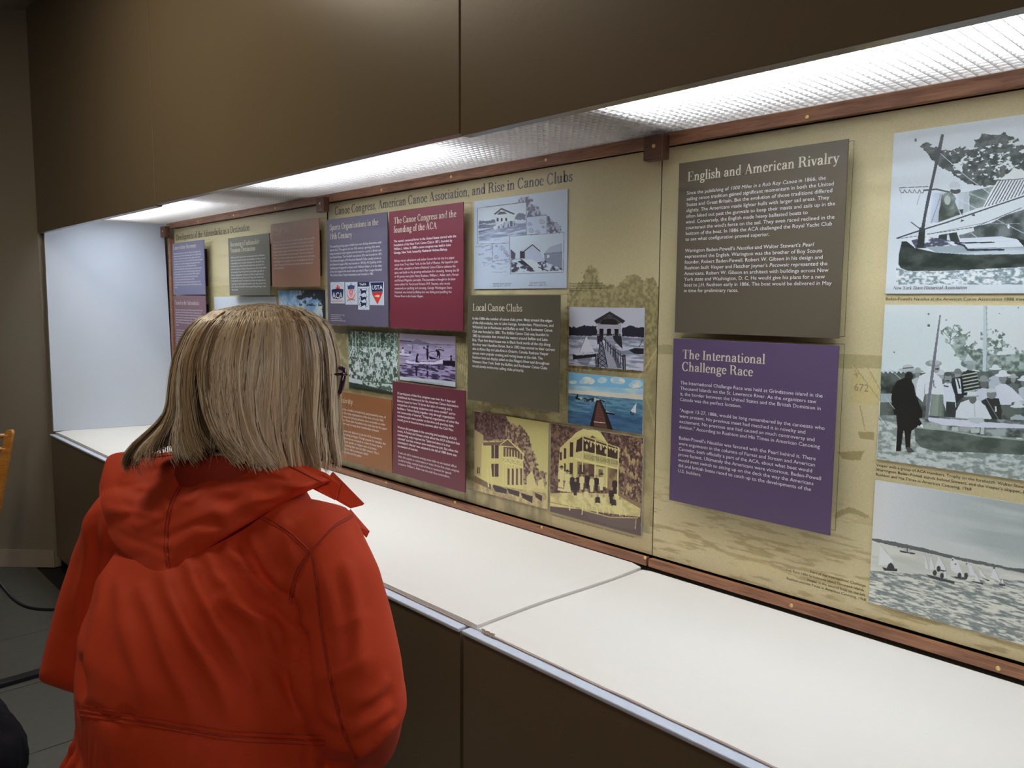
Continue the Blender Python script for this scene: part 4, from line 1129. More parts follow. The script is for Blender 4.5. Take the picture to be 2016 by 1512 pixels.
def art_house_left(c):
    c.crop(900, 780, 5.04)
    S1, S2 = (196, 186, 120), (84, 62, 58)
    c.poly([(100, 100), (1000, 200), (1000, 1200), (100, 1000)], (190, 182, 122))
    c.rough([(120, 120), (490, 190), (510, 260), (640, 300), (720, 400), (730, 520), (780, 600), (800, 740), (880, 760), (880, 900), (660, 880), (640, 540), (500, 440), (260, 450), (170, 340)], c.mixn((82, 60, 58), (170, 150, 118), 130, 130, 101), 26, 110, 102)
    c.poly([(150, 130), (480, 190), (480, 420), (260, 440), (160, 330)], c.mixn((66, 44, 46), (120, 96, 88), 130, 130, 103))
    c.poly([(170, 330), (262, 390), (250, 800), (165, 780)], (176, 160, 118)); c.poly([(245, 470), (430, 480), (660, 560), (650, 920), (450, 900), (235, 830)], (200, 190, 126))
    c.poly([(258, 460), (430, 455), (500, 430), (660, 580), (560, 500), (430, 490), (258, 492)], (110, 88, 76))
    for q in ((340, 490, 412, 618), (340, 672, 412, 800)): c.poly([(q[0], q[1]), (q[2], q[1]), (q[2], q[3]), (q[0], q[3])], (74, 54, 52)); c.line([((q[0] + q[2]) / 2 - 8, q[1]), ((q[0] + q[2]) / 2 - 8, q[3])], 10, (180, 168, 118))
    c.poly([(452, 505), (580, 510), (660, 590), (655, 640), (575, 600), (455, 600)], (98, 76, 66)); c.line([(430, 480), (500, 425), (665, 585)], 10, (206, 198, 140))
    for k in range(8): c.line([(456 + 28 * k, 510 + 8 * k), (456 + 28 * k, 890 + 5 * k)], 8, (206, 198, 138))
    for k in range(4): c.poly([(500 + 42 * k, 715), (520 + 42 * k, 720), (520 + 42 * k, 885), (500 + 42 * k, 880)], (96, 74, 66))
    c.poly([(452, 600), (655, 625), (655, 700), (452, 660)], (190, 180, 122)); c.line([(455, 605), (655, 640)], 6, (220, 212, 150)); c.line([(455, 655), (655, 700)], 6, (220, 212, 150))
    for k in range(4): c.line([(456 + 50 * k, 600 + 8 * k), (500 + 50 * k, 660 + 8 * k)], 4, (226, 218, 156)); c.line([(500 + 50 * k, 605 + 8 * k), (456 + 50 * k, 655 + 8 * k)], 4, (226, 218, 156))
    c.poly([(160, 780), (330, 880), (880, 960), (920, 1150), (150, 940)], c.mixn((150, 132, 98), (186, 172, 124), 50, 60, 104)); c.poly([(160, 780), (340, 880), (340, 930), (160, 850)], (90, 70, 60), .7)
    c.poly([(745, 735), (790, 900), (690, 950), (690, 800)], (200, 190, 134)); c.poly([(850, 812), (870, 920), (800, 920), (805, 840)], (200, 190, 134))
    for p in ([(340, 875), (420, 890), (495, 920), (490, 970), (380, 945)], [(490, 910), (625, 945), (618, 1000), (520, 965)], [(630, 955), (755, 990), (750, 1062), (650, 1010)], [(770, 950), (850, 985), (845, 1045), (780, 1000)]): c.poly(p, (62, 46, 48)); c.line(p[:3], 7, (176, 160, 120))
    for x_ in (300, 335): c.line([(x_, 720), (x_ + 12, 900)], 12, (206, 196, 140))
    for x_ in (205, 220): c.line([(x_, 710), (x_, 765)], 10, (64, 50, 44))


def art_house_right(c):
    c.crop(900, 780, 5.04)
    c.poly([(900, 250), (1900, 400), (1900, 1420), (900, 1200)], c.mixn((64, 44, 44), (126, 102, 84), 130, 130, 106)); c.poly([(1600, 400), (1850, 420), (1850, 1050), (1610, 950)], (170, 150, 110), c.spot(.56, 150, 90, 107, 4, .06)); c.poly([(930, 280), (1200, 300), (1100, 500), (940, 480)], (120, 96, 80), c.spot(.55, 60, 60, 108, 4, .08))
    c.poly([(1020, 520), (1110, 430), (1250, 330), (1420, 350), (1500, 470), (1605, 500), (1600, 960), (1000, 830)], (196, 186, 124)); c.poly([(1110, 450), (1170, 370), (1250, 325), (1400, 345), (1450, 400), (1500, 470), (1380, 400), (1260, 385), (1150, 420)], (206, 198, 136))
    c.poly([(1320, 410), (1345, 388), (1380, 418)], (96, 74, 60)); c.line([(1240, 400), (1480, 455)], 5, (150, 134, 92))
    c.poly([(1190, 440), (1250, 400), (1600, 510), (1600, 620), (1250, 540), (1180, 560)], (66, 48, 44)); 
    for k in range(12): c.poly([(1255 + 30 * k, 420 + 9 * k), (1275 + 30 * k, 455 + 9 * k), (1290 + 30 * k, 430 + 9 * k)], (206, 198, 140))
    c.poly([(1245, 545), (1605, 625), (1605, 700), (1245, 620)], (186, 178, 120)); c.line([(1245, 545), (1605, 625)], 7, (214, 206, 146)); c.line([(1180, 620), (1605, 712)], 12, (214, 206, 146))
    c.line([(1180, 560), (1250, 620)], 5, (206, 198, 140)); c.line([(1180, 620), (1250, 545)], 5, (206, 198, 140))
    c.poly([(1200, 650), (1600, 720), (1600, 960), (1200, 880)], c.mixn((70, 50, 46), (140, 120, 90), 40, 20, 109))
    for q in ((1020, 560, 1040, 640), (1060, 520, 1085, 625), (1120, 460, 1155, 605), (1065, 670, 1080, 750), (1120, 665, 1155, 780), (1218, 680, 1270, 760)): c.poly([(q[0], q[1]), (q[2], q[1]), (q[2], q[3]), (q[0], q[3])], (66, 46, 46))
    c.poly([(1310, 680), (1375, 690), (1375, 800), (1310, 790)], (90, 68, 60)); c.poly([(1380, 690), (1500, 705), (1500, 900), (1380, 880)], (192, 182, 124)); c.poly([(1410, 720), (1450, 725), (1450, 800), (1410, 795)], (120, 102, 84))
    for x_, y0, y1 in ((1250, 400, 760), (1375, 440, 800), (1490, 475, 900), (1600, 505, 960)): c.line([(x_, y0), (x_, y1)], 12, (206, 198, 138))
    for x_, y_ in ((1290, 500), (1330, 480), (1430, 510), (1475, 545), (1570, 530)): c.el(x_, y_, 10, 26, (190, 180, 130))
    c.poly([(900, 980), (1200, 960), (1600, 960), (1830, 1080), (1820, 1180), (920, 1110)], c.mixn((176, 164, 112), (206, 198, 136), 30, 60, 110)); c.poly([(1610, 950), (1830, 1050), (1830, 1100), (1610, 980)], (130, 108, 84))
    c.poly([(900, 1110), (1250, 1130), (1500, 1180), (1820, 1200), (1850, 1400), (1500, 1320), (920, 1175)], (86, 70, 68)); c.poly([(1250, 1135), (1530, 1190), (1790, 1205), (1785, 1310), (1600, 1290), (1330, 1220)], (96, 80, 76)); c.line([(1260, 1135), (1530, 1195), (1800, 1190)], 10, (176, 162, 112)); c.line([(920, 1070), (1230, 1120)], 6, (130, 112, 84)); c.line([(1125, 1050), (1125, 1140)], 12, (200, 190, 130)); c.line([(1785, 1205), (1780, 1300)], 7, (180, 166, 120))
    D, L = (48, 36, 38), (206, 198, 146)
    for x_, y_, co in ((1040, 720, L), (1098, 760, L), (1150, 790, D), (1205, 790, D), (1245, 780, L), (1300, 770, D), (1390, 790, D), (1440, 780, L), (1180, 840, D), (1345, 800, L), (1570, 810, D), (1540, 910, D)):
        man(c, x_, y_, 15, co, (150, 132, 98), D if co == L else None, co)
    c.poly([(1010, 860), (1060, 860), (1062, 955), (1000, 945)], L); c.poly([(1075, 860), (1120, 860), (1140, 960), (1060, 955)], L); c.line([(1002, 915), (1062, 925)], 8, (120, 98, 80))
    for x_, y_, co in ((1230, 950, L), (1290, 930, L), (1345, 990, L), (1405, 980, D), (1465, 985, L), (1565, 1000, D), (1625, 1000, L)):
        man(c, x_, y_, 14, co, (160, 142, 108), None, None); c.line([(x_, y_ + 80), (x_ + 50, y_ + 110), (x_ + 60, y_ + 170)], 15, L)
    c.line([(1260, 1060), (1250, 1180)], 9, L)
    c.poly([(1605, 1318), (1662, 1330), (1660, 1342), (1602, 1330)], (190, 176, 150))


def art_crowd(c):
    c.crop(640, 540, 6.3)
    c.poly([(250, 680), (950, 690), (950, 1500), (250, 1470)], c.mixn((48, 68, 58), (92, 112, 100), 40, 40, 111))
    c.poly([(290, 700), (910, 720), (900, 900), (290, 880)], (176, 194, 184), c.spot(.58, 130, 170, 112, 4, .05))
    for x_, w_ in ((335, 9), (378, 13), (555, 14), (635, 16), (412, 6), (690, 6), (860, 8), (470, 5)): c.line([(x_, 710), (x_ + 10, 950)], w_, (176, 196, 186))
    c.poly([(290, 900), (910, 900), (905, 1330), (480, 1330), (290, 1300)], (196, 210, 206), c.spot(.47, 170, 120, 113, 4, .05)); c.poly([(290, 1230), (500, 1230), (520, 1370), (290, 1365)], (204, 216, 218), c.spot(.42, 60, 60, 114, 4, .1))
    for k in range(60):
        x_, y_ = random.uniform(300, 890), random.uniform(900, 1280); c.el(x_, y_, 9, 11, (190, 190, 184)); c.poly([(x_ - 14, y_ + 10), (x_ + 14, y_ + 10), (x_ + 16, y_ + 55), (x_ - 16, y_ + 55)], random.choice([(208, 218, 220), (188, 202, 200), (70, 84, 78), (56, 70, 64)]))
    c.poly([(470, 1340), (900, 1350), (900, 1460), (560, 1420)], (200, 212, 210), c.spot(.47, 60, 60, 115, 4, .06)); c.poly([(290, 1300), (470, 1330), (475, 1385), (290, 1360)], (206, 216, 222)); c.poly([(290, 1362), (520, 1385), (900, 1450), (900, 1480), (290, 1420)], (50, 66, 58))


def art_paddlers(c):
    c.crop(640, 540, 6.3)
    c.poly([(900, 720), (1650, 740), (1650, 880), (900, 840)], (184, 174, 202)); c.rough([(900, 815), (1080, 830), (1140, 808), (1280, 850), (1300, 862), (900, 850)], (130, 122, 150), 8, 90, 121); c.line([(900, 822), (1070, 832)], 12, (60, 54, 80))
    c.poly([(900, 850), (1650, 880), (1650, 1340), (900, 1280)], c.mixn((140, 130, 162), (172, 162, 192), 20, 120, 122)); c.line([(920, 850), (1640, 876)], 6, (96, 88, 118))
    c.poly([(900, 1100), (1650, 1130), (1650, 1345), (900, 1275)], c.mixn((58, 48, 74), (160, 148, 182), 24, 160, 123, .40, .58))
    K = (28, 20, 34); L = (204, 198, 220)
    c.poly([(920, 970), (1070, 990), (1040, 1012), (925, 1005)], L); c.line([(925, 1010), (1040, 1018)], 6, K); c.line([(920, 965), (1060, 985)], 6, K); man(c, 965, 915, 11, L, K); c.el(1052, 965, 14, 10, K)
    c.poly([(1282, 1012), (1420, 1056), (1300, 1050)], K); c.poly([(1000, 1052), (1060, 1075), (1350, 1085), (1455, 1045), (1460, 1105), (1350, 1120), (1040, 1115), (1005, 1090)], L); c.line([(1005, 1110), (1350, 1122), (1455, 1110)], 6, K); c.line([(1000, 1052), (1060, 1075), (1350, 1085), (1455, 1045)], 5, (80, 70, 98))
    c.poly([(1460, 1065), (1650, 1075), (1650, 1140), (1460, 1130)], K)
    def fig(p, h): c.el(h[0], h[1], 12, 16, K); c.poly(p, K)
    fig([(1128, 1010), (1150, 1008), (1145, 1075), (1180, 1095), (1120, 1090)], (1147, 998)); fig([(1255, 915), (1280, 915), (1282, 985), (1276, 1060), (1262, 1062), (1254, 985)], (1272, 895)); fig([(1385, 950), (1410, 940), (1428, 980), (1420, 1045), (1408, 1045), (1410, 1000), (1388, 1030)], (1382, 945)); fig([(1553, 1035), (1572, 1035), (1578, 1072), (1552, 1072)], (1562, 1016))
    c.line([(1225, 912), (1255, 930)], 9, K); c.el(1225, 910, 10, 12, K); c.line([(1085, 885), (1085, 940)], 8, (60, 52, 80)); c.line([(1280, 965), (1400, 945)], 4, K); c.line([(1355, 900), (1440, 905)], 7, K); c.line([(1400, 930), (1470, 942)], 12, K); c.line([(1330, 985), (1390, 1025)], 3, K)
    for x_ in (1130, 1268, 1412): c.poly([(x_ - 14, 1125), (x_ + 16, 1125), (x_ + 10, 1280), (x_ - 6, 1280)], (40, 30, 52), c.spot(.45, 20, 120, 124, 3, .05))
    c.poly([(900, 1262), (1650, 1335), (1650, 1420), (900, 1330)], (206, 214, 222))


def art_sky_tree(c):
    c.crop(320, 360, 4.383)
    c.poly([(950, 900), (1450, 900), (1450, 1500), (950, 1500)], c.mixn((112, 160, 206), (206, 220, 234), 14, 14, 131, .38, .6))
    c.rough([(1170, 975), (1240, 945), (1300, 920), (1440, 900), (1440, 1300), (1385, 1300), (1372, 1010), (1320, 960), (1260, 985), (1190, 1010)], (34, 42, 48), 26, 45, 132); c.poly([(1150, 920), (1390, 925), (1380, 1060), (1180, 1060)], (40, 48, 54), c.spot(.54, 60, 60, 133, 4, .05))
    c.rough([(990, 1180), (1250, 1110), (1420, 1180), (1420, 1500), (950, 1500)], (40, 52, 50), 24, 45, 134)


def art_back_left(c):
    n = np.clip((c.n(3, 40, 141) - .5) / .2, 0, 1); c.grade(n * .12, (120, 104, 60))
    c.crop(320, 360, 4.383); c.poly([(380, 900), (560, 880), (1500, 850), (1500, 2400), (300, 2400)], c.mixn((150, 138, 92), (186, 174, 120), 8, 20, 142), .5)


def art_back_mid(c):
    v = (c.wz - .9) / 1.22
    lower = np.clip((.66 - v + (c.n(6, 6, 143) - .5) * .12) / .05, 0, 1)
    d = c.n(26, 40, 144); k = np.clip((d - .42) / .2, 0, 1)
    c.grade(lower * (.35 + .4 * k), (116, 106, 72))
    c.crop(900, 320, 5.04)
    c.rough([(1100, 1290), (1230, 1200), (1270, 1060), (1330, 1020), (1390, 1050), (1400, 1180), (1500, 1230), (1600, 1210), (1700, 1110), (1800, 1100), (1840, 1160), (1950, 1150), (2010, 1250), (2010, 2400), (1100, 2400)], c.mixn((110, 102, 70), (160, 148, 104), 110, 110, 145), 34, 90, 146, .8)
    c.crop(900, 560, 5.04)
    c.poly([(1060, 860), (1900, 860), (1960, 640), (2000, 600), (2000, 2400), (1000, 2400)], c.mixn((134, 124, 90), (166, 154, 112), 22, 14, 147), .7); c.line([(1990, 630), (1800, 930)], 16, (176, 164, 124)); c.line([(1870, 1100), (1960, 1400)], 14, (166, 156, 116), .7)
    c.crop(640, 540, 6.3)
    c.poly([(50, 640), (1750, 720), (1750, 860), (50, 730)], (86, 78, 56), .75)
    for k in range(16): c.line([(1600 + 30 * (k % 4), 760 + 40 * k), (1780, 860 + 40 * k)], 10, (176, 164, 116), .6)
    for k in range(7): c.line([(1640 + 28 * k, 740), (1600 + 28 * k, 1400)], 8, (96, 86, 58), .55)
    c.poly([(60, 1170), (1700, 1170), (1700, 2800), (60, 2800)], c.mixn((138, 126, 92), (160, 148, 108), 18, 8, 148), .6)
    c.crop(900, 780, 5.04); c.poly([(80, 900), (1900, 1250), (1950, 1512), (2000, 1700), (80, 1300)], c.mixn((120, 112, 84), (160, 148, 110), 30, 9, 149), .8); c.poly([(945, 1150), (2000, 1380), (2000, 1700), (945, 1500)], (172, 158, 120))


def art_back_right(c):
    c.crop(1300, 540, 4.582)
    for p in ([(-30, 630), (110, 640), (110, 720), (-30, 720)], [(1600, 715), (2050, 740), (2050, 850), (1600, 845)]): c.rough(p, (150, 142, 100), 8, 60, 151, .7)
    n = np.clip((c.n(14, 110, 152, 4) - .54) / .12, 0, 1); low = np.clip((1.22 - c.wz) / .18, 0, 1); c.grade(n * low * .55, (136, 118, 78))
    n = np.clip((c.n(9, 60, 153, 4) - .55) / .12, 0, 1); low = np.clip((1.12 - c.wz) / .2, 0, 1); c.grade(n * low * .35, (200, 184, 130))
    c.poly([(1732, 800), (1990, 1180), (1700, 1150)], (188, 174, 122), .8); c.poly([(1860, 820), (2010, 1120), (1900, 1080)], (188, 174, 122), .8); c.line([(1732, 800), (1990, 1150)], 7, (150, 136, 92)); c.line([(1862, 820), (2016, 1100)], 7, (150, 136, 92))
    c.line([(1760, 870), (1775, 930)], 10, (150, 138, 96)); c.line([(1745, 900), (1790, 898)], 8, (150, 138, 96))
    c.line([(1800, 1180), (1850, 1420)], 8, (150, 136, 92)); c.line([(1720, 1370), (1900, 1430)], 14, (192, 178, 128)); c.poly([(1780, 1420), (1930, 1420), (1930, 1490), (1800, 1480)], (140, 126, 84), .8)
    c.crop(1300, 800, 4.582); c.poly([(1600, 410), (1840, 400), (1800, 490), (1640, 470)], (140, 126, 84), .8)
    c.rough([(1580, 960), (1700, 900), (1880, 980), (1880, 1010), (1700, 960), (1580, 1010)], (140, 126, 86), 8, 60, 155, .7)

# ================================================================ THE EXHIBIT PANELS
KH = (190, 179, 140)
def Q(ox, oy, s, *pts): return [(ox + x / s, oy + y / s) for x, y in pts]


pan1 = root('exhibit_panel', (-2.85, 0, .9), 'far left khaki exhibit panel headed Development of the Adirondacks as a Destination', 'panel', 'khaki exhibit panels on the wall')
pan2 = root('exhibit_panel', (-.95, 0, .9), 'middle khaki exhibit panel headed Canoe Congress and Rise in Canoe Clubs', 'panel', 'khaki exhibit panels on the wall')
pan3 = root('exhibit_panel', (.96, 0, .9), 'right khaki exhibit panel with large grey photographs and faint printed waves', 'panel', 'khaki exhibit panels on the wall')
P1 = Plane([to_px(-3.797, 0, 2.12), (640, 403), to_px(-3.797, 0, .903), (650, 908)], 0, x0=-3.797, x1=-1.905, z0=.903, z1=2.12)
P2 = Plane([(647, 402), (1304, 292), (656, 912), (1283, 1092)], 0, x0=-1.893, x1=-.0015, z0=.903, z1=2.12)
P3 = Plane([(1305, 292), to_px(1.0, 0, 2.12), (1284, 1093), to_px(1.0, 0, .903)], 0, x0=.0015, x1=1.0, z0=.903, z1=2.12)
P3.x1 = 1.93
M['panel_edge'] = mat_plain('panel_edge', (.10, .085, .06), .6, .3)
GAIN = 1.22


def picture(name, plane, res, bg, art, parent, edge, th=.0035, label=None, rough=.33, gain=None, grain=.012, spec=.5):
    c = Cv(plane, res, bg)
    if art: art(c)
    im = c.image(name + '_print', gain or GAIN, grain)
    return board(name, plane, th, mat_print(name + '_print', im, rough, spec), edge, parent, label)


picture('backing_board', P1, 260, KH, art_back_left, pan1, M['panel_edge'], .010, rough=.36)
picture('backing_board', P2, 420, KH, art_back_mid, pan2, M['panel_edge'], .010, rough=.36)
picture('backing_board', P3, 420, KH, art_back_right, pan3, M['panel_edge'], .010, rough=.36)
M['photo_edge'] = mat_plain('photo_edge', (.45, .45, .45), .6, .3)

YP = -.0045
PH = {}
def photo(key, px4, res, bg, art, parent, label, x1=None, z0=None, **k):
    pl = Plane(px4, YP)
    if x1 is not None: pl.x1 = x1
    if z0 is not None: pl.z0 = z0
    PH[key] = pl
    return picture('photograph', pl, res, bg, art, parent, M['photo_edge'], .0042, label, **k)


photo('A', open_right((1760, 262.3), (1743, 578.2), YP), 1150, (204, 214, 234), art_nautilus, pan3, 'grey photograph of a beached sailing canoe before tents', x1=1.10)
photo('B', open_right((1742, 599.7), (1725.4, 903.8), YP), 1150, (208, 219, 236), art_group, pan3, 'grey photograph of a crowd of canoeists behind a canoe', x1=1.10)
photo('C', open_right((1723, 944.9), (1710, 1185.6), YP), 1000, (214, 220, 226), art_race, pan3, 'grey photograph of small sailing canoes racing', x1=1.10)
photo('E', Q(900, 320, 5.04, (163, 388), (1100, 260), (170, 1258), (1082, 1243)), 900, (190, 204, 226), art_boathouses, pan2, 'pale blue print with two drawn boat houses')
photo('F', Q(900, 560, 5.04, (1112, 228), (1862, 228), (1108, 800), (1845, 858)), 900, (196, 200, 214), art_dock, pan2, 'black and white photograph of a boat house at the end of a dock')
photo('G', Q(900, 560, 5.04, (1105, 872), (1845, 940), (1100, 1375), (1838, 1485)), 900, (120, 176, 206), art_pier, pan2, 'blue coloured postcard of a long pier')
photo('H', Q(900, 780, 5.04, (170, 150), (905, 262), (172, 932), (898, 1125)), 800, (190, 182, 122), art_house_left, pan2, 'sepia photograph of a white clubhouse with beached canoes')
photo('J', Q(900, 780, 5.04, (930, 275), (1835, 408), (925, 1165), (1835, 1370)), 850, (80, 60, 54), art_house_right, pan2, 'sepia photograph of club members in front of the clubhouse')
photo('K', Q(640, 540, 6.3, (285, 705), (900, 725), (300, 1425), (900, 1460)), 700, (70, 90, 80), art_crowd, pan2, 'green-grey photograph of a crowd among tree trunks')
photo('L', Q(640, 540, 6.3, (925, 735), (1612, 770), (927, 1308), (1617, 1398)), 750, (170, 162, 190), art_paddlers, pan2, 'purplish photograph of men standing in canoes')
photo('N', Q(320, 360, 4.383, (450, 992), (985, 972), (458, 1600), (985, 1600)), 400, (204, 212, 224), None, pan1, 'mostly white photograph behind the top of the woman\'s head')
photo('O', Q(320, 360, 4.383, (1000, 930), (1405, 925), (1010, 1500), (1412, 1510)), 450, (170, 196, 220), art_sky_tree, pan1, 'blue sky photograph with dark branches')

# footprints printed on the panels round the raised signs
SY = -.045


def outline(panel, pl):
    V, F = [], []
    t = .0009
    for a in ((pl.x0, pl.z0, pl.x1, pl.z0 + t), (pl.x0, pl.z1 - t, pl.x1, pl.z1), (pl.x0, pl.z0, pl.x0 + t, pl.z1), (pl.x1 - t, pl.z0, pl.x1, pl.z1)):
        n = len(V); V += [(a[0], -.0005, a[1]), (a[2], -.0005, a[1]), (a[2], -.0005, a[3]), (a[0], -.0005, a[3])]; F.append((n, n + 1, n + 2, n + 3))
    mesh('printed_outline', V, F, M['blackink'], panel)


CAPT = .0255


def sign(px4, col, label, panel, titles, paras, ink=None, x0=None, x1=None, z0=None, z1=None, footprint=True):
    pl = Plane(px4, SY, x0=x0, x1=x1, z0=z0, z1=z1)
    cx = (pl.x0 + pl.x1) / 2
    r = root('text_sign', (cx, SY, pl.z0), label, 'sign', 'raised text signs on the exhibit panels')
    m = mat_sign('sign_print', col)
    MB().box((pl.x0, SY, pl.z0), (pl.x1, SY + .0045, pl.z1), .0006).build('face_board', m, r)
    MB().box((pl.x0 + .05, SY + .0046, pl.z0 + .05), (pl.x1 - .05, -.0105 if footprint is None else -.0062, pl.z1 - .05)).build('standoff_block', M['black'], r)
    ls = []
    for t in titles: ls.append(fit(pl, t[0], SERIF, t[1], t[2], CAPT))
    if ls: letter('heading', pl, ls, M['cream'], r)
    for p in paras:
        ls, k = para(pl, *p), 0
        for n_ in [x for x in ''.join('|' if isinstance(x, (int, float)) else 'a' for x in p[0]).split('|')]:
            letter('body_text', pl, ls[k:k + len(n_)], M['whiteink'], r); k += len(n_)
    if footprint:
        o = Plane([(0, 0), (1, 0), (0, 1), (1, 1)], SY, x0=pl.x0 - .004, x1=pl.x1 - .006, z0=pl.z0 + .003, z1=pl.z1 + .003); outline(panel, o)
    return r, pl


sign([(1337, 321), (1670, 274), (1328, 654), (1652, 667)], (.100, .082, .058), 'large dark olive sign headed English and American Rivalry', pan3,
     [('English and American Rivalry', (1353.6, 357.4), (1652.4, 319.8))],
     [([r"Since the publishing of *1000 Miles in a Rob Roy Canoe* in 1866, the", "sailing canoe tradition gained significant momentum in both the United", "States and Great Britain. But the evolution of those traditions differed",
        "slightly. The Americans made lighter hulls with larger sail areas. They", "often hiked out past the gunwale to keep their masts and sails up in the", "wind. Conversely, the English made heavy ballasted boats to",
        "counteract the wind's force on the sail. They even raced reclined in the", "bottom of the boat. In 1886 the ACA challenged the Royal Yacht Club", "to see what configuration proved superior.", 2,
        "Warington Baden-Powell's *Nautilus* and Walter Stewart's *Pearl*", "represented the English. Warington was the brother of Boy Scouts", "founder, Robert Baden-Powell. Robert W. Gibson in his design and", "Rushton built *Vesper* and Fletcher Joyner's *Pecowsic* represented the",
        "Americans. Robert W. Gibson an architect with buildings across New", "York state and Washington, D. C. He would give his plans for a new", "boat to J.H. Rushton early in 1886. The boat would be delivered in May", "in time for preliminary races."],
       SANS, (1352, 383), (1345.7, 574.8), 1, (1642, 366))])
sign([(1325, 666), (1651, 681), (1318, 985), (1634, 1054)], (.098, .066, .130), 'large purple sign headed The International Challenge Race', pan3,
     [('The International', (1342.6, 707), (1506.9, 715.9)), ('Challenge Race', (1341.9, 730.3), (1482.9, 740.8))],
     [(["The International Challange Race was held at Grindstone island in the", "Thousand Islands on the St. Lawrence River. As the organizers saw", "it, the border between the United States and the British Dominion in", "Canada was the perfect location.", 2,
        '"August 13-27, 1886, would be long remembered by the canoeists who', "were present. No previous meet had matched it in novelty and", "excitement. No previous one had caused so much controversy and", 'division." According to Rushton and His Times in American Canoeing', 2,
        "Baden-Powell's Nautilus was favored with the Pearl behind it. There", "were arguments in the columns of Forest and Stream and American", "Canoeist, both officially a part of the ACA, about what boat would", "prove fastest. Ultimately the Americans were victorious. Baden-Powell",
        "would even switch to sitting up on the deck the way the Americans", "did and british boats raced to catch up to the developments of the", "U.S. builders."], SANS, (1339.3, 756.5), (1335.4, 930), 0, (1619.7, 782.3))])
r3, pl3 = sign([(641.5, 432), (761, 419), (647, 637), (765, 645)], (.115, .100, .150), 'slate purple sign with four club logos, headed Sports Organizations', pan2,
     [('Sports Organizations in the', (648.3, 452.4), (744.3, 444)), ('19th Century', (648.9, 470), (692.8, 467))],
     [(["The steadily growing upper middle class were finding themselves with", "leisure time. Throughout the late 19th century, sporting clubs were", "being founded to help organize and advocate for sports in Britain and", "the United States. The Football Association (FA) was founded in 1871.",
        "The National League of Professional Baseball Clubs, usually known as", "the National League (NL) was founded in 1876 By AG Spalding of the", "Spalding sporting goods company with William Hulbert. It is the older", "of the two leagues that would make up today's Major League Baseball.", "The United States Tennis Association was founded in 1881."],
       SANS, (648.7, 486.7), (649.6, 543.1), 0, (751, 481)),
      (["www.americancanoe.org", "www.baseball.org", "www.football.org.uk", "www.tennisassociation.org"], SANS, *Q(640, 540, 6.3, (78, 500), (80, 570)), 3, Q(640, 540, 6.3, (262, 575))[0])], footprint=None)
sign([(765.5, 416.7), (911, 398), (769, 644.5), (912.7, 652.4)], (.150, .026, .042), 'tall maroon sign headed The Canoe Congress and the founding', pan2,
     [('The Canoe Congress and the', (774.8, 440.7), (898, 427)), ('founding of the ACA', (774.8, 458.5), (859.8, 450.0))],
     [(["The canoe's renewed fervor in the United States started with the", "foundation of the New York Canoe Club in 1871, founded by", "William L. Alden. In 1880 a canoe congress was held in Lake", "George, New York, hosted by Nathaniel Holmes Bishop."], SANSB, (775.2, 477), (775.6, 499.6), 0, (898, 467.2)),
      (["Bishop was an adventurer and author known for his trip in a paper", "canoe from Troy, New York, to the Gulf of Mexico. He hoped to join", "with other canoeists to form a National Canoe Club to advance the", "sport and build on the growing enthusiasm for canoeing. Among the 30",
        "or 40 guests were John Henry Rushton, William L. Alden, and a *Forest*", "*and Stream* Magazine journalist. The journalist is thought to be later", "canoe editor for *Forest and Stream*, W.P. Stevens, who wrote", "extensively on yachting and canoeing. George Washington Sears", "Nessmuk was invited by Bishop but was fishing and paddling the", "Moose River in the Susan Nipper."],
       SANS, (776.5, 515.4), (777.4, 584.8), 3, (903.9, 534.8))])
sign([(920.4, 582), (1101.4, 580), (920.8, 787), (1100.4, 811.6)], (.098, .083, .055), 'olive sign headed Local Canoe Clubs', pan2,
     [('Local Canoe Clubs', (930.4, 612), (1028, 613.2))],
     [(["In the 1880s the number of canoe clubs grew. Many around the edges", "of the Adirondacks, two in Lake George, Amsterdam, Watertown, and", "Whitehall, but in Rochester and Buffalo as well. The Rochester Canoe", "Club was founded in 1881. The Buffalo Canoe Club was founded in",
        "1882 by canoeists that cruised the waters around Buffalo and Lake", "Erie. Their first boat house was in Black Rock north of the city along", "the river near Hamilton Street. But in 1892 they moved to their current", "site at Abino Bay on Lake Erie in Ontario, Canada. Rushton Vesper", "canoes were popular cruising and racing boats at the club. The",
        "Rushton boat on display sailed on the Niagara River and throughout", "Western New York. Both the Buffalo and Rochester Canoe Clubs", "would slowly evolve into sailing clubs primarily."], SANSB, (930.2, 629.4), (930.8, 722.7), 0, (1086.9, 633.4))])
sign([(774, 750), (915.4, 770), (772.5, 930), (915.4, 971)], (.130, .030, .045), 'lower maroon sign with no heading, below the photograph of men in canoes', pan2, [],
     [(["33 participants of that first congress met over the 4 days and", "established the framework for the American Canoe Association.", 'Bishop hoped to form "A forum for tales of cruising and a', 'comparison of camping equipment and canoe models" and to', 'facilitate a "fellow feeling together only through organization',
        'and community of interest." Fraternal organizations of other like', "minded people were popular at the time and sporting clubs", "would grow to become more common after the Civil War.", 2, "Women did participate in the canoeing and socializing of ACA", "meets. A Forest and Stream article about the ACA indicated that",
        'membership only required the "Spirit and aims of a true', 'canoeist" and that women were welcome to join. But when the', "association's charter was adopted in the fall of 1880 there was", "no mention of women."], SANSB, (783.2, 774.9), (783.2, 878), 0, (896.7, 791.6)),
      (["It was and still is common among canoe clubs to use nautical officer", "titles, like captain or commodore or mate. At the first canoe congress", "as well as today, nautical inspired dress is common for special", "occasions. William L. Alden was the club's first commodore."], SANS, (783.3, 891.1), (783.3, 913.3), 1, (904.3, 928.9))])
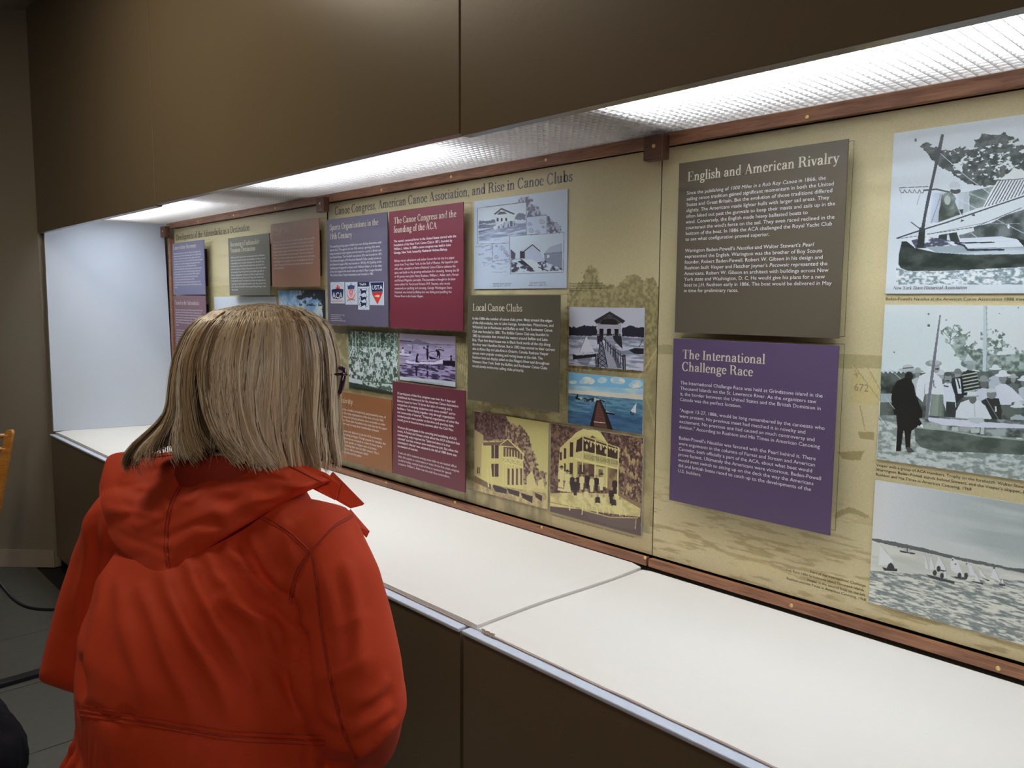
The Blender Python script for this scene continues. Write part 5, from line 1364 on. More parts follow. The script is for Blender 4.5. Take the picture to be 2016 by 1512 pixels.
sign([(650, 768.6), (771, 786.3), (650, 899), (771, 930)], (.250, .098, .035), 'orange-brown sign headed Exclusivity, half hidden by the woman\'s hair', pan2,
     [('Exclusivity', (655, 790), (695.9, 796.3))],
     [(["There tended to be a tradition of exclusivity perpetuated by many of", "the canoe clubs, like many organizations of the time. Into the 20th", "century, leisure time and canoeing became more accessible to wider", "economic classes. Those clubs, founded in the early days by the upper", "classes, looked for ways to keep their membership exclusive.", 2,
        "Women at first were only allowed to join the ACA as honorary", "members without voting privileges. Though popular for decades, the", "decked sailing canoe was not accepted as a class of canoe by the", "clubs. Restrictions for gender or religion were in practice", "in many areas, of existing clubs into the 20th century. This is", "rare today, but there is still an economic divide", "between canoeing clubs and the public."], SANS, (654, 803.8), (654, 886), 3, (762, 842))])
sign([(338.3, 479), (400.3, 472.3), (342, 579.5), (404.4, 580.9)], (.135, .125, .205), 'slate blue sign headed Conservation Movement at the far left', pan1,
     [('Conservation Movement', (341.3, 491.4), (386.1, 487))],
     [(["The way that Americans perceived the wilderness was changing in the", "nineteenth century. Even the Adirondack region was no longer wanted", "wilderness to be feared and conquered. They sought to have visitors", "access and to find the areas to be protected. But as the visitors increased", "they began to be concerned that logging was destroying the pristine", "wilderness they were there to enjoy. People like Theodore", "Roosevelt and George Bird Grinnell pressured the state about hunting",
        "and forest land. In some towns, hotels and the timber industry were", "The Adirondack Forest Preserve was founded in 1885. In addition", "a park for all to use was created with the intent in the Forest", "Preserve area and the Adirondack Park was in 1892", "Conservation was not only with hunting and fishing grounds for the", "wealthy but for everyone in the country. In 1902 the Museum of that", "said so."], SANS, (342, 500.6), (344.6, 566.5), 0, (395, 496.4))])
sign([(341.7, 582.4), (404.4, 581.8), (347, 728), (409, 738)], (.165, .075, .100), 'dusty maroon sign headed Travel to the Adirondacks, left of the woman\'s head', pan1,
     [('Travel to the Adirondacks', (345, 600), (392.4, 600.3))],
     [(["There was an economic boom, particularly among the northern upper", "classes, after the Civil War. Simultaneously, it was getting easier to", "travel to the mountains. Railroads stretched into the area and boats", "connected them. The nearby farms and their cities found the new", "life was hot and filled with diseases. Hotels were built on the lakes", "Before 1900 the great camps began to welcome visitors for the", "summer.", 2,
        "In this region it became popular to", "visit the hotels and camps and", "tourists came by rail, boat and", "stage to stay for the summer in", "hotels on the lakes. Rowboats and", "canoes were rented by the day", "with guides from the villages. The", "guides brought them to the best", "fishing and hunting and scenic", "places."], SANS, (345.5, 611.2), (349.4, 695.4), 0, (399.5, 612.3))])
sign([(448, 469.5), (528.8, 458.6), (453, 581.8), (533.3, 581.3)], (.130, .125, .095), 'grey-olive sign headed Becoming a Fashionable Vacation Destination', pan1,
     [('Becoming a Fashionable', (452.8, 486), (510, 480)), ('Vacation Destination', (453.5, 497.6), (502.5, 493))],
     [(["Unlike many of the 'Sports' prior, to some newer visitors, wilderness", "travel was less attractive than the accommodations and being a part of", "a 'fashionable society' on vacation. Boating was just one of the many", "activities and sites offered. Most Adirondack towns and hotels had a", "livery for tourists to rent boats. These services provided a large market", "for boatbuilders. New York's North Country builders got plenty of", "business supplying boats to the area. J.H. Rushton supplied boats to",
        "his half brothers' livery in Syracuse and Tupper Lake. Rentals often", "hired guides from also. They helped carry the boat and equipment on", "longer trips or helped navigate the tourist to what they wanted to see", "and do. Guides directed their clients to good fishing, hunting, or scenic", "vistas to paint."], SANS, (454, 509.4), (456.4, 572.2), 0, (520.8, 503.7))])
sign([(532.2, 442), (626.2, 428.4), (536.3, 565.8), (630.7, 563.7)], (.270, .135, .085), 'orange-brown sign headed Private Land', pan1,
     [('Private Land', (536.7, 460), (571.4, 455.5))],
     [(["There were also plenty of private wilderness camps, clubs, and wildlife", "preserves. There was forestry over about 12 years at the end of the", "19th century when big tracts of land were purchased. Some of these", "large properties had been some of the best traditional routes in the", "territory and are still in private hands today. There was a murder in", "1903 of one of these wealthy landowners who had a very contentious", "relationship with his neighbors. No one was brought to trial for the", "murder. There are still lawsuits over access to these waterways on", "private land today."],
       SANS, (537.9, 478.6), (539.5, 530), 0, (619.3, 470))])

# the four club logos printed on the slate sign
def logo(px4, bg, art, texts, lab):
    l = Plane(px4, SY - .0008)
    im = Cv(l, 1400, bg); art(im)
    b = board('printed_logo', l, .0006, mat_print('logo_print', im.image('logo_print', 1.0, 0)), M['photo_edge'], r3, lab)
    for (s, face, a, e, cap, mt) in texts: letter('logo_lettering', l, [fit(l, s, face, a, e, cap)], mt, b, .0004)


M['navyink'] = mat_plain('navy_ink', (.012, .018, .07), .4, .4, var=0); M['redink'] = mat_plain('red_ink', (.55, .05, .03), .4, .4, var=0); M['paper'] = mat_plain('white_ink', (.78, .82, .86), .4, .4, var=0)
def q4(s): return Q(640, 540, 6.3, *s)
NV, RD = (26, 32, 72), (214, 50, 30)
def l1(c):
    c.crop(640, 540, 6.3); c.el(155, 180, 72, 76, (150, 160, 176)); c.el(155, 180, 68, 72, (206, 216, 226)); c.poly([(80, 190), (155, 178), (228, 190), (222, 290), (155, 312), (90, 298)], NV); c.el(156, 142, 10, 12, RD); c.poly([(132, 178), (150, 152), (175, 158), (185, 178)], RD); c.line([(122, 168), (190, 150)], 5, RD)
def l2(c):
    c.crop(640, 540, 6.3); c.line([(322, 102), (258, 215), (322, 366), (392, 215), (322, 102)], 3, (164, 174, 188))
    c.line([(270, 130), (300, 180)], 6, (70, 80, 120)); c.line([(375, 130), (345, 180)], 6, (70, 80, 120)); c.poly([(278, 148), (322, 128), (368, 148), (362, 186), (284, 188)], (52, 60, 108)); c.el(322, 122, 7, 14, (150, 160, 176))
    c.poly([(290, 190), (356, 186), (346, 262), (322, 290), (300, 264)], (226, 150, 146)); c.el(322, 222, 20, 30, (206, 96, 96)); c.el(322, 222, 12, 20, (236, 190, 186)); c.line([(308, 214), (336, 214)], 4, (170, 60, 64)); c.line([(310, 234), (334, 233)], 4, (170, 60, 64))
    c.line([(276, 262), (300, 300), (345, 300), (370, 258)], 13, (214, 116, 112)); c.line([(280, 330), (300, 305), (346, 304), (366, 326)], 12, (206, 110, 110)); c.line([(303, 318), (343, 315)], 8, (60, 60, 84)); c.line([(284, 196), (274, 262)], 5, (120, 128, 150)); c.line([(362, 194), (372, 256)], 5, (120, 128, 150))
def l3(c):
    c.crop(640, 540, 6.3); c.poly([(407, 97), (546, 97), (546, 152), (407, 152)], NV); c.line([(415, 175), (418, 385), (478, 430), (535, 385), (538, 172), (415, 175)], 4, (120, 130, 150))
    for y_ in (185, 268, 340):
        c.poly([(440, y_ + 40), (448, y_ + 10), (470, y_ + 15), (500, y_ + 10), (512, y_ + 30), (505, y_ + 55), (490, y_ + 40), (470, y_ + 50), (455, y_ + 60)], NV); c.el(445, y_ + 8, 14, 11, NV); c.line([(430, y_ + 22), (425, y_ + 40)], 6, NV); c.line([(505, y_ + 28), (520, y_ + 10), (512, y_ - 2)], 6, NV); c.line([(500, y_ + 55), (515, y_ + 62)], 6, NV); c.line([(450, y_ + 55), (435, y_ + 60)], 6, NV)
def l4(c):
    c.crop(640, 540, 6.3); c.poly([(560, 100), (722, 98), (715, 230), (650, 375), (585, 250)], (90, 96, 130)); c.poly([(568, 104), (718, 102), (711, 210), (578, 212)], NV); c.poly([(583, 224), (710, 220), (700, 265), (650, 368), (602, 265)], RD); c.el(655, 270, 24, 17, (226, 200, 190)); c.poly([(606, 270), (640, 258), (640, 282)], (226, 200, 190))
LB = (206, 216, 226)
logo(q4([(65, 97), (240, 97), (72, 358), (240, 364)]), LB, l1, [('ACA', SANSB, *q4([(92, 298), (216, 300)]), .027, M['paper']), ('PADDLESPORTS', SANS, *q4([(80, 345), (232, 348)]), .008, M['redink'])], 'canoe association logo with navy shield and red paddler')
logo(q4([(248, 97), (402, 97), (252, 374), (402, 380)]), LB, l2, [], 'faint red and blue club crest')
logo(q4([(407, 97), (546, 97), (409, 438), (548, 442)]), LB, l3, [('TheFA', SANSB, *q4([(426, 138), (512, 138)]), .010, M['paper'])], 'three navy lions on a white shield')
logo(q4([(550, 95), (728, 93), (554, 380), (732, 386)]), LB, l4, [('USTA', SANSB, *q4([(580, 188), (712, 190)]), .018, M['paper'])], 'navy and red tennis association shield')

# headings and captions printed on the panels themselves
letter('printed_heading', P2, [fit(P2, 'Canoe Congress, American Canoe Association, and Rise in Canoe Clubs', SERIF, (660.5, 423), (1128.6, 357.7), .036)], M['grey_sheen_ink'], pan2)  # black print, greyed by a reflection put into the ink colour
letter('printed_heading', P1, [fit(P1, 'Development of the Adirondacks as a Destination', SERIF, (347, 473.4), (491, 454), .036)], M['blackink'], pan1)
cp = [fit(P3, "Baden-Powell's Nautilus at the American Canoe Association 1886 meet", SANS, (1743.6, 590.8), (2022, 591.4), .0068),
      fit(P3, "Vesper with a group of ACA members. Trophy on the forehatch. Walter Stew", SANS, (1724.8, 916.4), (2016, 961.8), .0068), fit(P3, "Warrington Baden-Powell stands behind Stewart, and the Vesper's skipper, R", SANS, (1724.3, 925.8), (2020, 972.5), .0068), fit(P3, "Rushton and His Times in American Canoeing, 1968", SANS, (1723.8, 934.9), (1912.8, 966.5), .0068),
      fit(P3, "Start of the International Challenge", SANS, (1593.9, 1127.2), (1704.8, 1155.6), .0066), fit(P3, "Cup Race 1886 Grindstone island Thousand Islands.", SANS, (1546.8, 1122.9), (1703, 1165), .0066), fit(P3, "Vesper is the second boat on the left.", SANS, (1588.3, 1143.3), (1704.8, 1174), .0066), fit(P3, "Rushton and His Times in American Canoeing, 1968", SANS, (1547.9, 1140.3), (1704.8, 1183), .0066)]
for c_ in (cp[:1], cp[1:4], cp[4:]): letter('caption', P3, c_, M['blackink'], pan3)
M['brownink'] = mat_plain('faint_brown_ink', (.30, .24, .14), .4, .4, var=0)
letter('printed_number', P3, [fit(P3, '672', SANS, (1680.8, 769), (1710.3, 770.5), .018)], M['brownink'], pan3)
letter('caption', PH['A'], [fit(PH['A'], 'New York State Historical Association', SERIF, (1758.3, 569.3), (1903.8, 569.6), .0072, .2)], M['grey_sheen_ink'], pan3)
letter('caption', P2, para(P2, ["Photographs of Niagara BCC boat house where boats", "and rigging would be stored. The \"old boat house\" was", "along the river in Black Rock between Hamilton and Austin St.", "Courtesy of the Buffalo Canoe Club"], SANS, (1121.7, 559.6), (1121.7, 573.7), 2, (1198.8, 568)), M['blackink'], pan2)
for c_ in [fit(P2, "BCC 1892 boat house with an open sailing canoe with two members.   Courtesy of the Buffalo Canoe Club", SANS, (1119.7, 723.6), (1258, 735.4), .0045),
                       fit(P2, "Members and guests of the Rochester Canoe Club in front of their clubhouse.   Courtesy of the Rochester Canoe Club", SANS, (1088, 1014.5), (1247.7, 1058), .0045),
                       fit(P2, "Members of the first canoe congress gathered at Lake George in 1880", SANS, (688, 768.4), (757, 777), .0045)]: letter('caption', P2, [c_], M['blackink'], pan2)
pe = PH['E']
ce = [fit(pe, 'PRESENT BOAT HOUSE', SANS, (970.8, 560.5), (1007, 559.8), .0048), fit(pe, 'Abino Bay, Ont., 1892-1911', SANS, (971.8, 564.6), (1006, 563.9), .0045), fit(pe, 'OLD BOAT HOUSE', SANS, (1043.3, 558.4), (1074.2, 557.6), .0048), fit(pe, 'Buffalo, N. Y., 1882-1910', SANS, (1041.5, 563), (1076, 562), .0045)]
for c_ in (ce[:2], ce[2:]): letter('caption', pe, c_, M['grey_sheen_ink'], pan2)
letter('caption', PH['L'], [fit(PH['L'], 'CANOE RACES, BUFFALO CANOE CLUB REGATTA, JULY 4TH', SANS, (807.5, 749.3), (872, 757.4), .0040)], M['grey_sheen_ink'], pan2)
letter('printed_lettering', PH['J'], [fit(PH['J'], 'ROCHESTER CANOE CLUB', SANSB, (1151, 901.3), (1217.3, 914.6), .0135)], M['brownink'], pan2)

# ================================================================ THE WOMAN
M['jacket'] = mat_plain('rust_red_cotton', (.66, .062, .018), .7, .18, var=.08, scale=9, bump=.12, bscale=1400, sheen=.03)
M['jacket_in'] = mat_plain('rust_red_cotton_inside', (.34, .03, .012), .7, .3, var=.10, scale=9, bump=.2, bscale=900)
M['stitch'] = mat_plain('rust_red_stitching', (.44, .042, .016), .6, .3, var=.2, scale=400)
M['skin'] = mat_plain('skin', (.62, .36, .27), .45, .4, var=.05, scale=30)
M['trouser'] = mat_plain('dark_navy_trousers', (.015, .018, .03), .8, .3, var=.2, scale=60)
M['shoe'] = mat_plain('black_shoes', (.015, .014, .013), .5, .4)
M['frame'] = mat_plain('purple_glasses_frame', (.05, .012, .045), .15, .6, var=.2, scale=80, coat=.6)
M['metal'] = mat_plain('gold_hinge', (.75, .6, .4), .25, .5, 1.0)
m_, nt_, p_ = new_mat('clear_lens')
p_.inputs['Transmission Weight'].default_value = 1.0; p_.inputs['Roughness'].default_value = .02; p_.inputs['IOR'].default_value = 1.05
M['lens'] = m_
m_, nt_, p_ = new_mat('ash_blonde_hair')
ca = nt_.nodes.new('ShaderNodeAttribute'); ca.attribute_name = 'tone'
nt_.links.new(ca.outputs['Color'], p_.inputs['Base Color'])
p_.inputs['Roughness'].default_value = .34; p_.inputs['Specular IOR Level'].default_value = .75; p_.inputs['Sheen Weight'].default_value = .1
M['hair'] = m_

VR = np.array([RV[0], RV[1], 0.0]); VR /= np.linalg.norm(VR)            # to the right in the photo
VA = np.array([-VR[1], VR[0], 0.0])                                    # away from the camera
Z3 = np.array([0, 0, 1.0])
WAIST = at(408, 1430, 1.24)
woman = root('person', (WAIST[0], WAIST[1], 0), 'woman with shoulder-length ash blonde hair in a rust red hooded jacket, seen from behind', 'person')


def project(v):
    d = np.asarray(v) - CAM; z = d @ FV
    return 1008 + FPX * (d @ RV) / z, 756 - FPX * (d @ UV_) / z, z


# ---- jacket: torso and sleeves grown into one surface
def ring(cx, cy, d, ax, by, n=40, tilt=0.0):
    c = at(cx, cy, d); out = []
    for k in range(n):
        a = 2 * math.pi * k / n
        ca_, sa_ = math.cos(a), math.sin(a)
        ex = math.copysign(abs(ca_) ** .85, ca_); ey = math.copysign(abs(sa_) ** .85, sa_)
        out.append(c + np.array([ax * ex, by * ey, tilt * ey * by]))
    return out


tor = MB()
prof = [(396, 1720, 1.20, .245, .20, 0), (398, 1600, 1.205, .240, .19, 0), (401, 1512, 1.215, .234, .18, 0), (404, 1462, 1.225, .228, .172, 0), (406, 1440, 1.23, .222, .166, 0), (409, 1400, 1.24, .226, .172, 0), (412, 1330, 1.255, .230, .180, 0),
        (414, 1240, 1.275, .232, .178, 0), (420, 1150, 1.295, .228, .165, .1), (428, 1080, 1.31, .215, .148, .2), (436, 1030, 1.32, .190, .128, .3), (446, 990, 1.33, .150, .108, .3), (456, 955, 1.34, .110, .092, .3), (464, 925, 1.345, .085, .080, .3)]
tor.loft([ring(*p[:5], tilt=p[5]) for p in prof])
RS, RE = at(622, 1085, 1.215), at(700, 1385, 1.135)
RW = at(640, 1440, 1.37)
RWm = at(705, 1450, 1.235)
tor.tube([at(560, 1075, 1.26), RS, at(655, 1160, 1.185), at(676, 1240, 1.165), at(690, 1320, 1.145), RE, RWm, RW], [.080, .080, .074, .072, .0735, .074, .062, .042], 24)
LS, LE = at(262, 1035, 1.45), at(152, 1300, 1.43)
LW = LE + np.array([.12, .23, -.01])
tor.tube([at(330, 1030, 1.40), LS, at(225, 1110, 1.455), at(192, 1200, 1.445), LE, LE + np.array([.045, .07, -.035]), LW], [.080, .080, .072, .068, .068, .062, .042], 24)
tmp = mesh('jacket_tmp', tor.v, tor.f, M['jacket'])
md = tmp.modifiers.new('r', 'REMESH'); md.mode = 'VOXEL'; md.voxel_size = .0075; md.use_smooth_shade = True
md = tmp.modifiers.new('s', 'SMOOTH'); md.factor = .6; md.iterations = 7
dg = bpy.context.evaluated_depsgraph_get(); dg.update()
ev = tmp.evaluated_get(dg); me = ev.to_mesh()
nv = len(me.vertices); V = np.empty(nv * 3); me.vertices.foreach_get('co', V); V = V.reshape(-1, 3)
Nn = np.empty(nv * 3); me.vertices.foreach_get('normal', Nn); Nn = Nn.reshape(-1, 3)
JF = [tuple(p.vertices) for p in me.polygons]
ev.to_mesh_clear(); bpy.data.objects.remove(tmp)


def seg(px, py, a, b):
    ax, ay = a; bx, by = b; L = (bx - ax) ** 2 + (by - ay) ** 2
    t = np.clip(((px - ax) * (bx - ax) + (py - ay) * (by - ay)) / L, 0, 1)
    return np.hypot(px - ax - t * (bx - ax), py - ay - t * (by - ay)), t


def fold(px, py, a, b, w, amp, sharp=1.0):
    """a crease running from a to b (photo pixels), fading at its ends"""
    d, t = seg(px, py, a, b)
    return amp * np.exp(-(d / w) ** 2 * sharp) * np.sin(np.pi * np.clip(.12 + .88 * t, 0, 1)) ** .6


dv = V - CAM; zz = dv @ FV
PX = 1008 + FPX * (dv @ RV) / zz; PY = 756 - FPX * (dv @ UV_) / zz
face = np.clip(-(Nn @ FV) * 1.6, 0, 1)
D = np.zeros(nv)
warp = np.array([mnoise.noise(Vector(v * 9)) for v in V]); warp2 = np.array([mnoise.noise(Vector(v * 24 + 5)) for v in V])
PXw, PYw = PX + 16 * warp, PY + 16 * warp2
for a, b, w_, am in [((455, 1085), (600, 1240), 13, .011), ((500, 1060), (590, 1190), 9, .007), ((420, 1100), (560, 1330), 15, .011), ((380, 1120), (500, 1370), 15, .010), ((330, 1140), (470, 1430), 17, .009), ((285, 1160), (380, 1420), 15, .006), ((230, 1150), (290, 1400), 16, .005),
                     ((545, 1260), (610, 1420), 14, .008), ((500, 1290), (590, 1440), 11, .006), ((180, 1010), (150, 1240), 12, .006), ((215, 1010), (175, 1330), 10, .005), ((560, 1040), (590, 1120), 10, .005),
                     ((440, 1180), (560, 1270), 10, .006), ((520, 1230), (585, 1255), 9, .007),
                     # sleeve
                     ((680, 1120), (716, 1330), 14, .006), ((640, 1120), (668, 1300), 13, .005), ((700, 1400), (770, 1330), 13, .009), ((690, 1450), (775, 1375), 12, .009), ((640, 1400), (700, 1440), 12, .006), ((705, 1490), (780, 1410), 9, .008), ((650, 1330), (740, 1300), 11, .004), ((655, 1230), (735, 1210), 11, .003)]:
    D += fold(PXw, PYw, a, b, w_, am * 1.35)
for a, b, w_, am in [((480, 1085), (590, 1215), 9, -.006), ((440, 1120), (575, 1320), 9, -.007), ((400, 1140), (520, 1390), 9, -.007), ((355, 1160), (470, 1400), 9, -.006), ((575, 1180), (612, 1420), 12, -.016), ((612, 1085), (578, 1190), 7, -.006), ((160, 1290), (168, 1390), 9, -.010), ((190, 1020), (160, 1300), 8, -.005),
                     ((155, 1398), (300, 1424), 8, -.0055), ((300, 1424), (450, 1449), 8, -.0055), ((450, 1449), (650, 1458), 8, -.0055), ((720, 1420), (780, 1350), 7, -.008), ((720, 1470), (782, 1392), 6, -.007), ((520, 1012), (612, 1085), 4, -.003), ((612, 1085), (700, 1012), 4, -.003), ((612, 1085), (650, 1330), 4, -.004), ((650, 1330), (692, 1490), 4, -.004)]:
    D += fold(PXw if abs(am) > .005 else PX, PYw if abs(am) > .005 else PY, a, b, w_, am * (.95 if abs(am) > .005 else .8))
D *= face
# gathers under and over the drawn waist, all round the body
ang = np.arctan2(V[:, 1] - WAIST[1], V[:, 0] - WAIST[0])
ga = np.sin(ang * 46 + 3 * warp) * .5 + np.sin(ang * 29 + 4 * warp2 + 1) * .5
wz = WAIST[2] - .005
D += ga * (.0090 * np.exp(-((V[:, 2] - (wz - .045)) / .05) ** 2) + .0018 * np.exp(-((V[:, 2] - (wz + .03)) / .025) ** 2)) * (np.hypot(V[:, 0] - WAIST[0], V[:, 1] - WAIST[1]) < .27)
D += .0022 * warp + .0008 * warp2
V2 = V + Nn * D[:, None]
jk = mesh('jacket', V2, JF, M['jacket'], woman, smooth=True)
bvh = BVHTree.FromPolygons([Vector(v) for v in V2], JF)


def hit(px, py, fb=None):
    d = Vector(at(px, py, 1.0) - CAM); L = d.length
    h = bvh.ray_cast(Vector(CAM), d / L)
    if h[0] is None or (h[3] / L) > 1.62: return None, None
    return np.array(h[0]), np.array(h[1])


def seam(name, pts, r=.0011, off=.0008, dash=False, mat='stitch'):
    P = crom([(p[0], p[1]) for p in pts], 10); out = []
    mb = MB(); run = []
    for k, q in enumerate(P):
        h, n = hit(q[0], q[1])
        if h is None: continue
        run.append(h + n * off)
        if dash and k % 2 == 1:
            if len(run) >= 2: mb.tube(run[-2:], r, 5)
    if not dash and len(run) > 2: mb.tube(run, r, 6)
    return mb.build(name, M[mat], jk) if mb.v else None


def off_(pts, dx, dy): return [(a + dx, b + dy) for a, b in pts]


yk = [(505, 1012), (560, 1040), (612, 1087)]; sh = [(612, 1087), (640, 1055), (662, 1035), (705, 1012)]; sv = [(613, 1087), (622, 1150), (632, 1240), (650, 1340), (672, 1430), (700, 1492)]; ah = [(612, 1087), (590, 1120), (578, 1160), (574, 1190)]
ws = [(158, 1399), (230, 1412), (300, 1424), (380, 1438), (450, 1449), (550, 1455), (640, 1458)]
for p in (yk, sh, sv, ah, ws): seam('seam', p, .0014)
for p, dx, dy in ((yk, -3, 5), (sh, 3, -6), (sv, 5, 0), (ah, -5, 0), (ws, 0, -11), (ws, 0, 9)): seam('stitching', off_(p, dx, dy), .0007, .0010)

# ---- hood: a soft bag lying on the back
UP = crom([(203, 925), (214, 898), (250, 889), (300, 893), (366, 886), (432, 884), (498, 888), (563, 906), (615, 930), (650, 946)], 8)
LO = crom([(203, 925), (195, 965), (203, 1020), (222, 1068), (262, 1105), (313, 1129), (366, 1104), (432, 1066), (520, 1013), (590, 975), (634, 955), (650, 946)], 8)


def resamp(P, n):
    P = np.array(P); s = np.r_[0, np.cumsum(np.hypot(*np.diff(P, axis=0).T))]; s /= s[-1]
    t = np.linspace(0, 1, n); return np.c_[np.interp(t, s, P[:, 0]), np.interp(t, s, P[:, 1])]


nt, ns = 90, 44
U_, L_ = resamp(UP, nt), resamp(LO, nt)
# base depth: a smooth sheet fitted to the jacket where the hood lies
sx, sy_, sd = [], [], []
for px in range(200, 660, 14):
    for py in range(960, 1140, 14):
        h, n = hit(px, py)
        if h is not None: sx.append(px); sy_.append(py); sd.append((h - CAM) @ FV)
sx, sy_, sd = map(np.array, (sx, sy_, sd))
def basis(x, y): x = (x - 420) / 200; y = (y - 1000) / 100; return np.stack([np.ones_like(x), x, y, x * x, x * y, y * y], -1)
co, *_ = np.linalg.lstsq(basis(sx * 1.0, sy_ * 1.0), sd, rcond=None)
rows = []; PXh = []
for j in range(ns + 1):
    s = j / ns
    for i in range(nt):
        t = i / (nt - 1)
        q = U_[i] * (1 - s) + L_[i] * s
        # the lower edge bellies out a little
        PXh.append((q[0], q[1], s, t))
PXh = np.array(PXh)
hx, hy, hs, ht = PXh.T
bd = basis(hx, hy) @ co
jd = []
for x_, y_ in zip(hx, hy):
    h, n = hit(x_, y_); jd.append((h - CAM) @ FV if h is not None else 9)
bd = np.minimum(bd, np.array(jd) + .006)
endt = np.sin(np.pi * np.clip(ht, .002, .998)) ** .35
hh = (.020 + .040 * np.sin(np.pi * np.clip(hs * .75 + .25, 0, 1)) ** .8) * np.sqrt(np.clip(1 - hs ** 5, 0, 1)) * endt
nz = np.array([mnoise.noise(Vector((x_ * .022, y_ * .03, 0))) for x_, y_ in zip(hx, hy)])
hw = hx + 10 * nz; hv = hy + 8 * nz
for a, b, w_, am in [((300, 925), (250, 990), 20, -.016), ((235, 960), (290, 975), 12, -.010), ((215, 1005), (300, 1010), 9, .010), ((345, 920), (330, 1000), 10, .010), ((370, 960), (470, 1000), 20, -.012), ((400, 930), (560, 960), 14, -.010), ((360, 985), (430, 940), 10, .012), ((430, 1010), (600, 950), 12, .010), ((270, 1035), (350, 1000), 8, .008), ((300, 1060), (420, 1030), 12, -.007),
                     ((230, 1050), (330, 1090), 9, -.006), ((450, 900), (560, 935), 9, .008), ((470, 950), (600, 958), 8, .008), ((250, 930), (330, 905), 9, .008)]:
    d_, t_ = seg(hw, hv, a, b); hh = hh + am * np.exp(-(d_ / w_) ** 2) * np.sqrt(np.clip(1 - hs ** 5, 0, 1)) * endt
hh += .0035 * nz * endt
d_, t_ = seg(hx, hy, (378, 890), (330, 1010)); hh -= .0030 * np.exp(-(d_ / 3.5) ** 2); d_, t_ = seg(hx, hy, (330, 1010), (333, 1115)); hh -= .0030 * np.exp(-(d_ / 3.5) ** 2)
front = np.array([at(x_, y_, d - max(h_, .003)) for x_, y_, d, h_ in zip(hx, hy, bd, hh)])
back = np.array([at(x_, y_, d + .012 + .03 * (1 - s_)) for x_, y_, d, s_ in zip(hx, hy, bd, hs)])
fs = []; N0 = len(front)
for j in range(ns):
    for i in range(nt - 1):
        a = j * nt + i
        fs.append((a, a + nt, a + nt + 1, a + 1)); fs.append((N0 + a, N0 + a + 1, N0 + a + nt + 1, N0 + a + nt))
for i in range(nt - 1):
    fs.append((i, i + 1, N0 + i + 1, N0 + i)); a = ns * nt + i; fs.append((a + 1, a, N0 + a, N0 + a + 1))
hood = mesh('hood', np.r_[front, back], fs, M['jacket'], woman, smooth=True)
hbvh = BVHTree.FromPolygons([Vector(v) for v in np.r_[front, back]], fs)


def hseam(pts, r, dash=False):
    P = crom(pts, 8); run = []
    for q in P:
        d = Vector(at(q[0], q[1], 1.0) - CAM); h = hbvh.ray_cast(Vector(CAM), d.normalized())
        if h[0] is not None: run.append(np.array(h[0]) + np.array(h[1]) * .0008)
    mb = MB().tube(run, r, 6); mb.build('seam', M['stitch'], hood)


hc = [(381, 892), (372, 930), (352, 968), (338, 1000), (331, 1040), (330, 1080), (334, 1116)]
hseam(hc, .0013); hseam(off_(hc, -6, 0), .0007)
rim = [(300, 899), (366, 892), (432, 890), (498, 895), (560, 913), (612, 938), (640, 950)]
hseam(off_(rim, 0, 2), .0008)

# collar and inside of the hood round the neck
col = MB(); rings = []
for k in range(40):
    a = 2 * math.pi * k / 40
    c = at(470, 932, 1.355); rr = .088
    p = c + np.array([rr * 1.0 * math.cos(a), rr * .95 * math.sin(a), .045 * math.sin(a) * -.6 + .012 * math.cos(2 * a)])
    o = np.array([math.cos(a), math.sin(a), 0])
    rings.append([p + o * (.016 * math.cos(b)) + Z3 * (.038 * math.sin(b) - .01) for b in np.linspace(0, 2 * math.pi, 12, endpoint=False)])
rings.append(rings[0])
col.loft(rings, cap=False)
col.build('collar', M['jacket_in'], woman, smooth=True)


def flap(name, P, th=.004, parent=None, mat='jacket'):
    P = [np.array(p) for p in P]; n = np.cross(P[1] - P[0], P[2] - P[0]); n = n / np.linalg.norm(n) * th
    c = sum(P) / len(P)
    k = len(P); vs = P + [p + n for p in P]
    f = [tuple(range(k)), tuple(range(2 * k - 1, k - 1, -1))] + [(i, k + i, k + (i + 1) % k, (i + 1) % k) for i in range(k)]
    return mesh(name, vs, f, M[mat], parent or woman)


flap('collar_flap', [at(560, 905, 1.29), at(640, 935, 1.275), at(668, 955, 1.28), at(660, 985, 1.275), at(625, 965, 1.265), at(560, 935, 1.262)])
flap('collar_flap', [at(652, 932, 1.30), at(668, 948, 1.30), at(714, 995, 1.305), at(690, 1001, 1.295), at(662, 985, 1.29), at(640, 955, 1.29)])
flap('collar_flap', [at(690, 1002, 1.30), at(728, 1046, 1.30), at(722, 1058, 1.295), at(700, 1035, 1.28), at(680, 1015, 1.28)])

# ---- head, neck
HC = at(516, 752, 1.375)
Fh = VR * .74 + VA * .62; Fh /= np.linalg.norm(Fh)
Fd = Fh - Z3 * .22; Fd /= np.linalg.norm(Fd)
Sd = np.cross(Fd, Z3); Sd /= np.linalg.norm(Sd)      # her right
Ud = np.cross(Sd, Fd)
bm = bmesh.new(); bmesh.ops.create_uvsphere(bm, u_segments=48, v_segments=36, radius=1)
mb = MB(); mb.bm(bm)
hv_ = np.array(mb.v)
x, y, z = hv_.T                     # x right, y front, z up
X = x * .072; Y = y * .095; Z = z * .118
fr = np.clip(y, 0, 1)
X *= 1 - .22 * np.clip(-z, 0, 1) ** 1.2 * (0.4 + .6 * fr)
Y += fr * (.018 * np.exp(-((z + .95) / .18) ** 2) * np.exp(-(x / .3) ** 2))                     # chin
Y += fr * .026 * np.exp(-((z + .18) / .13) ** 2) * np.exp(-(x / .13) ** 2)                       # nose
Y += fr * .006 * np.exp(-((z - .25) / .10) ** 2) * np.exp(-(x / .6) ** 2)                        # brow
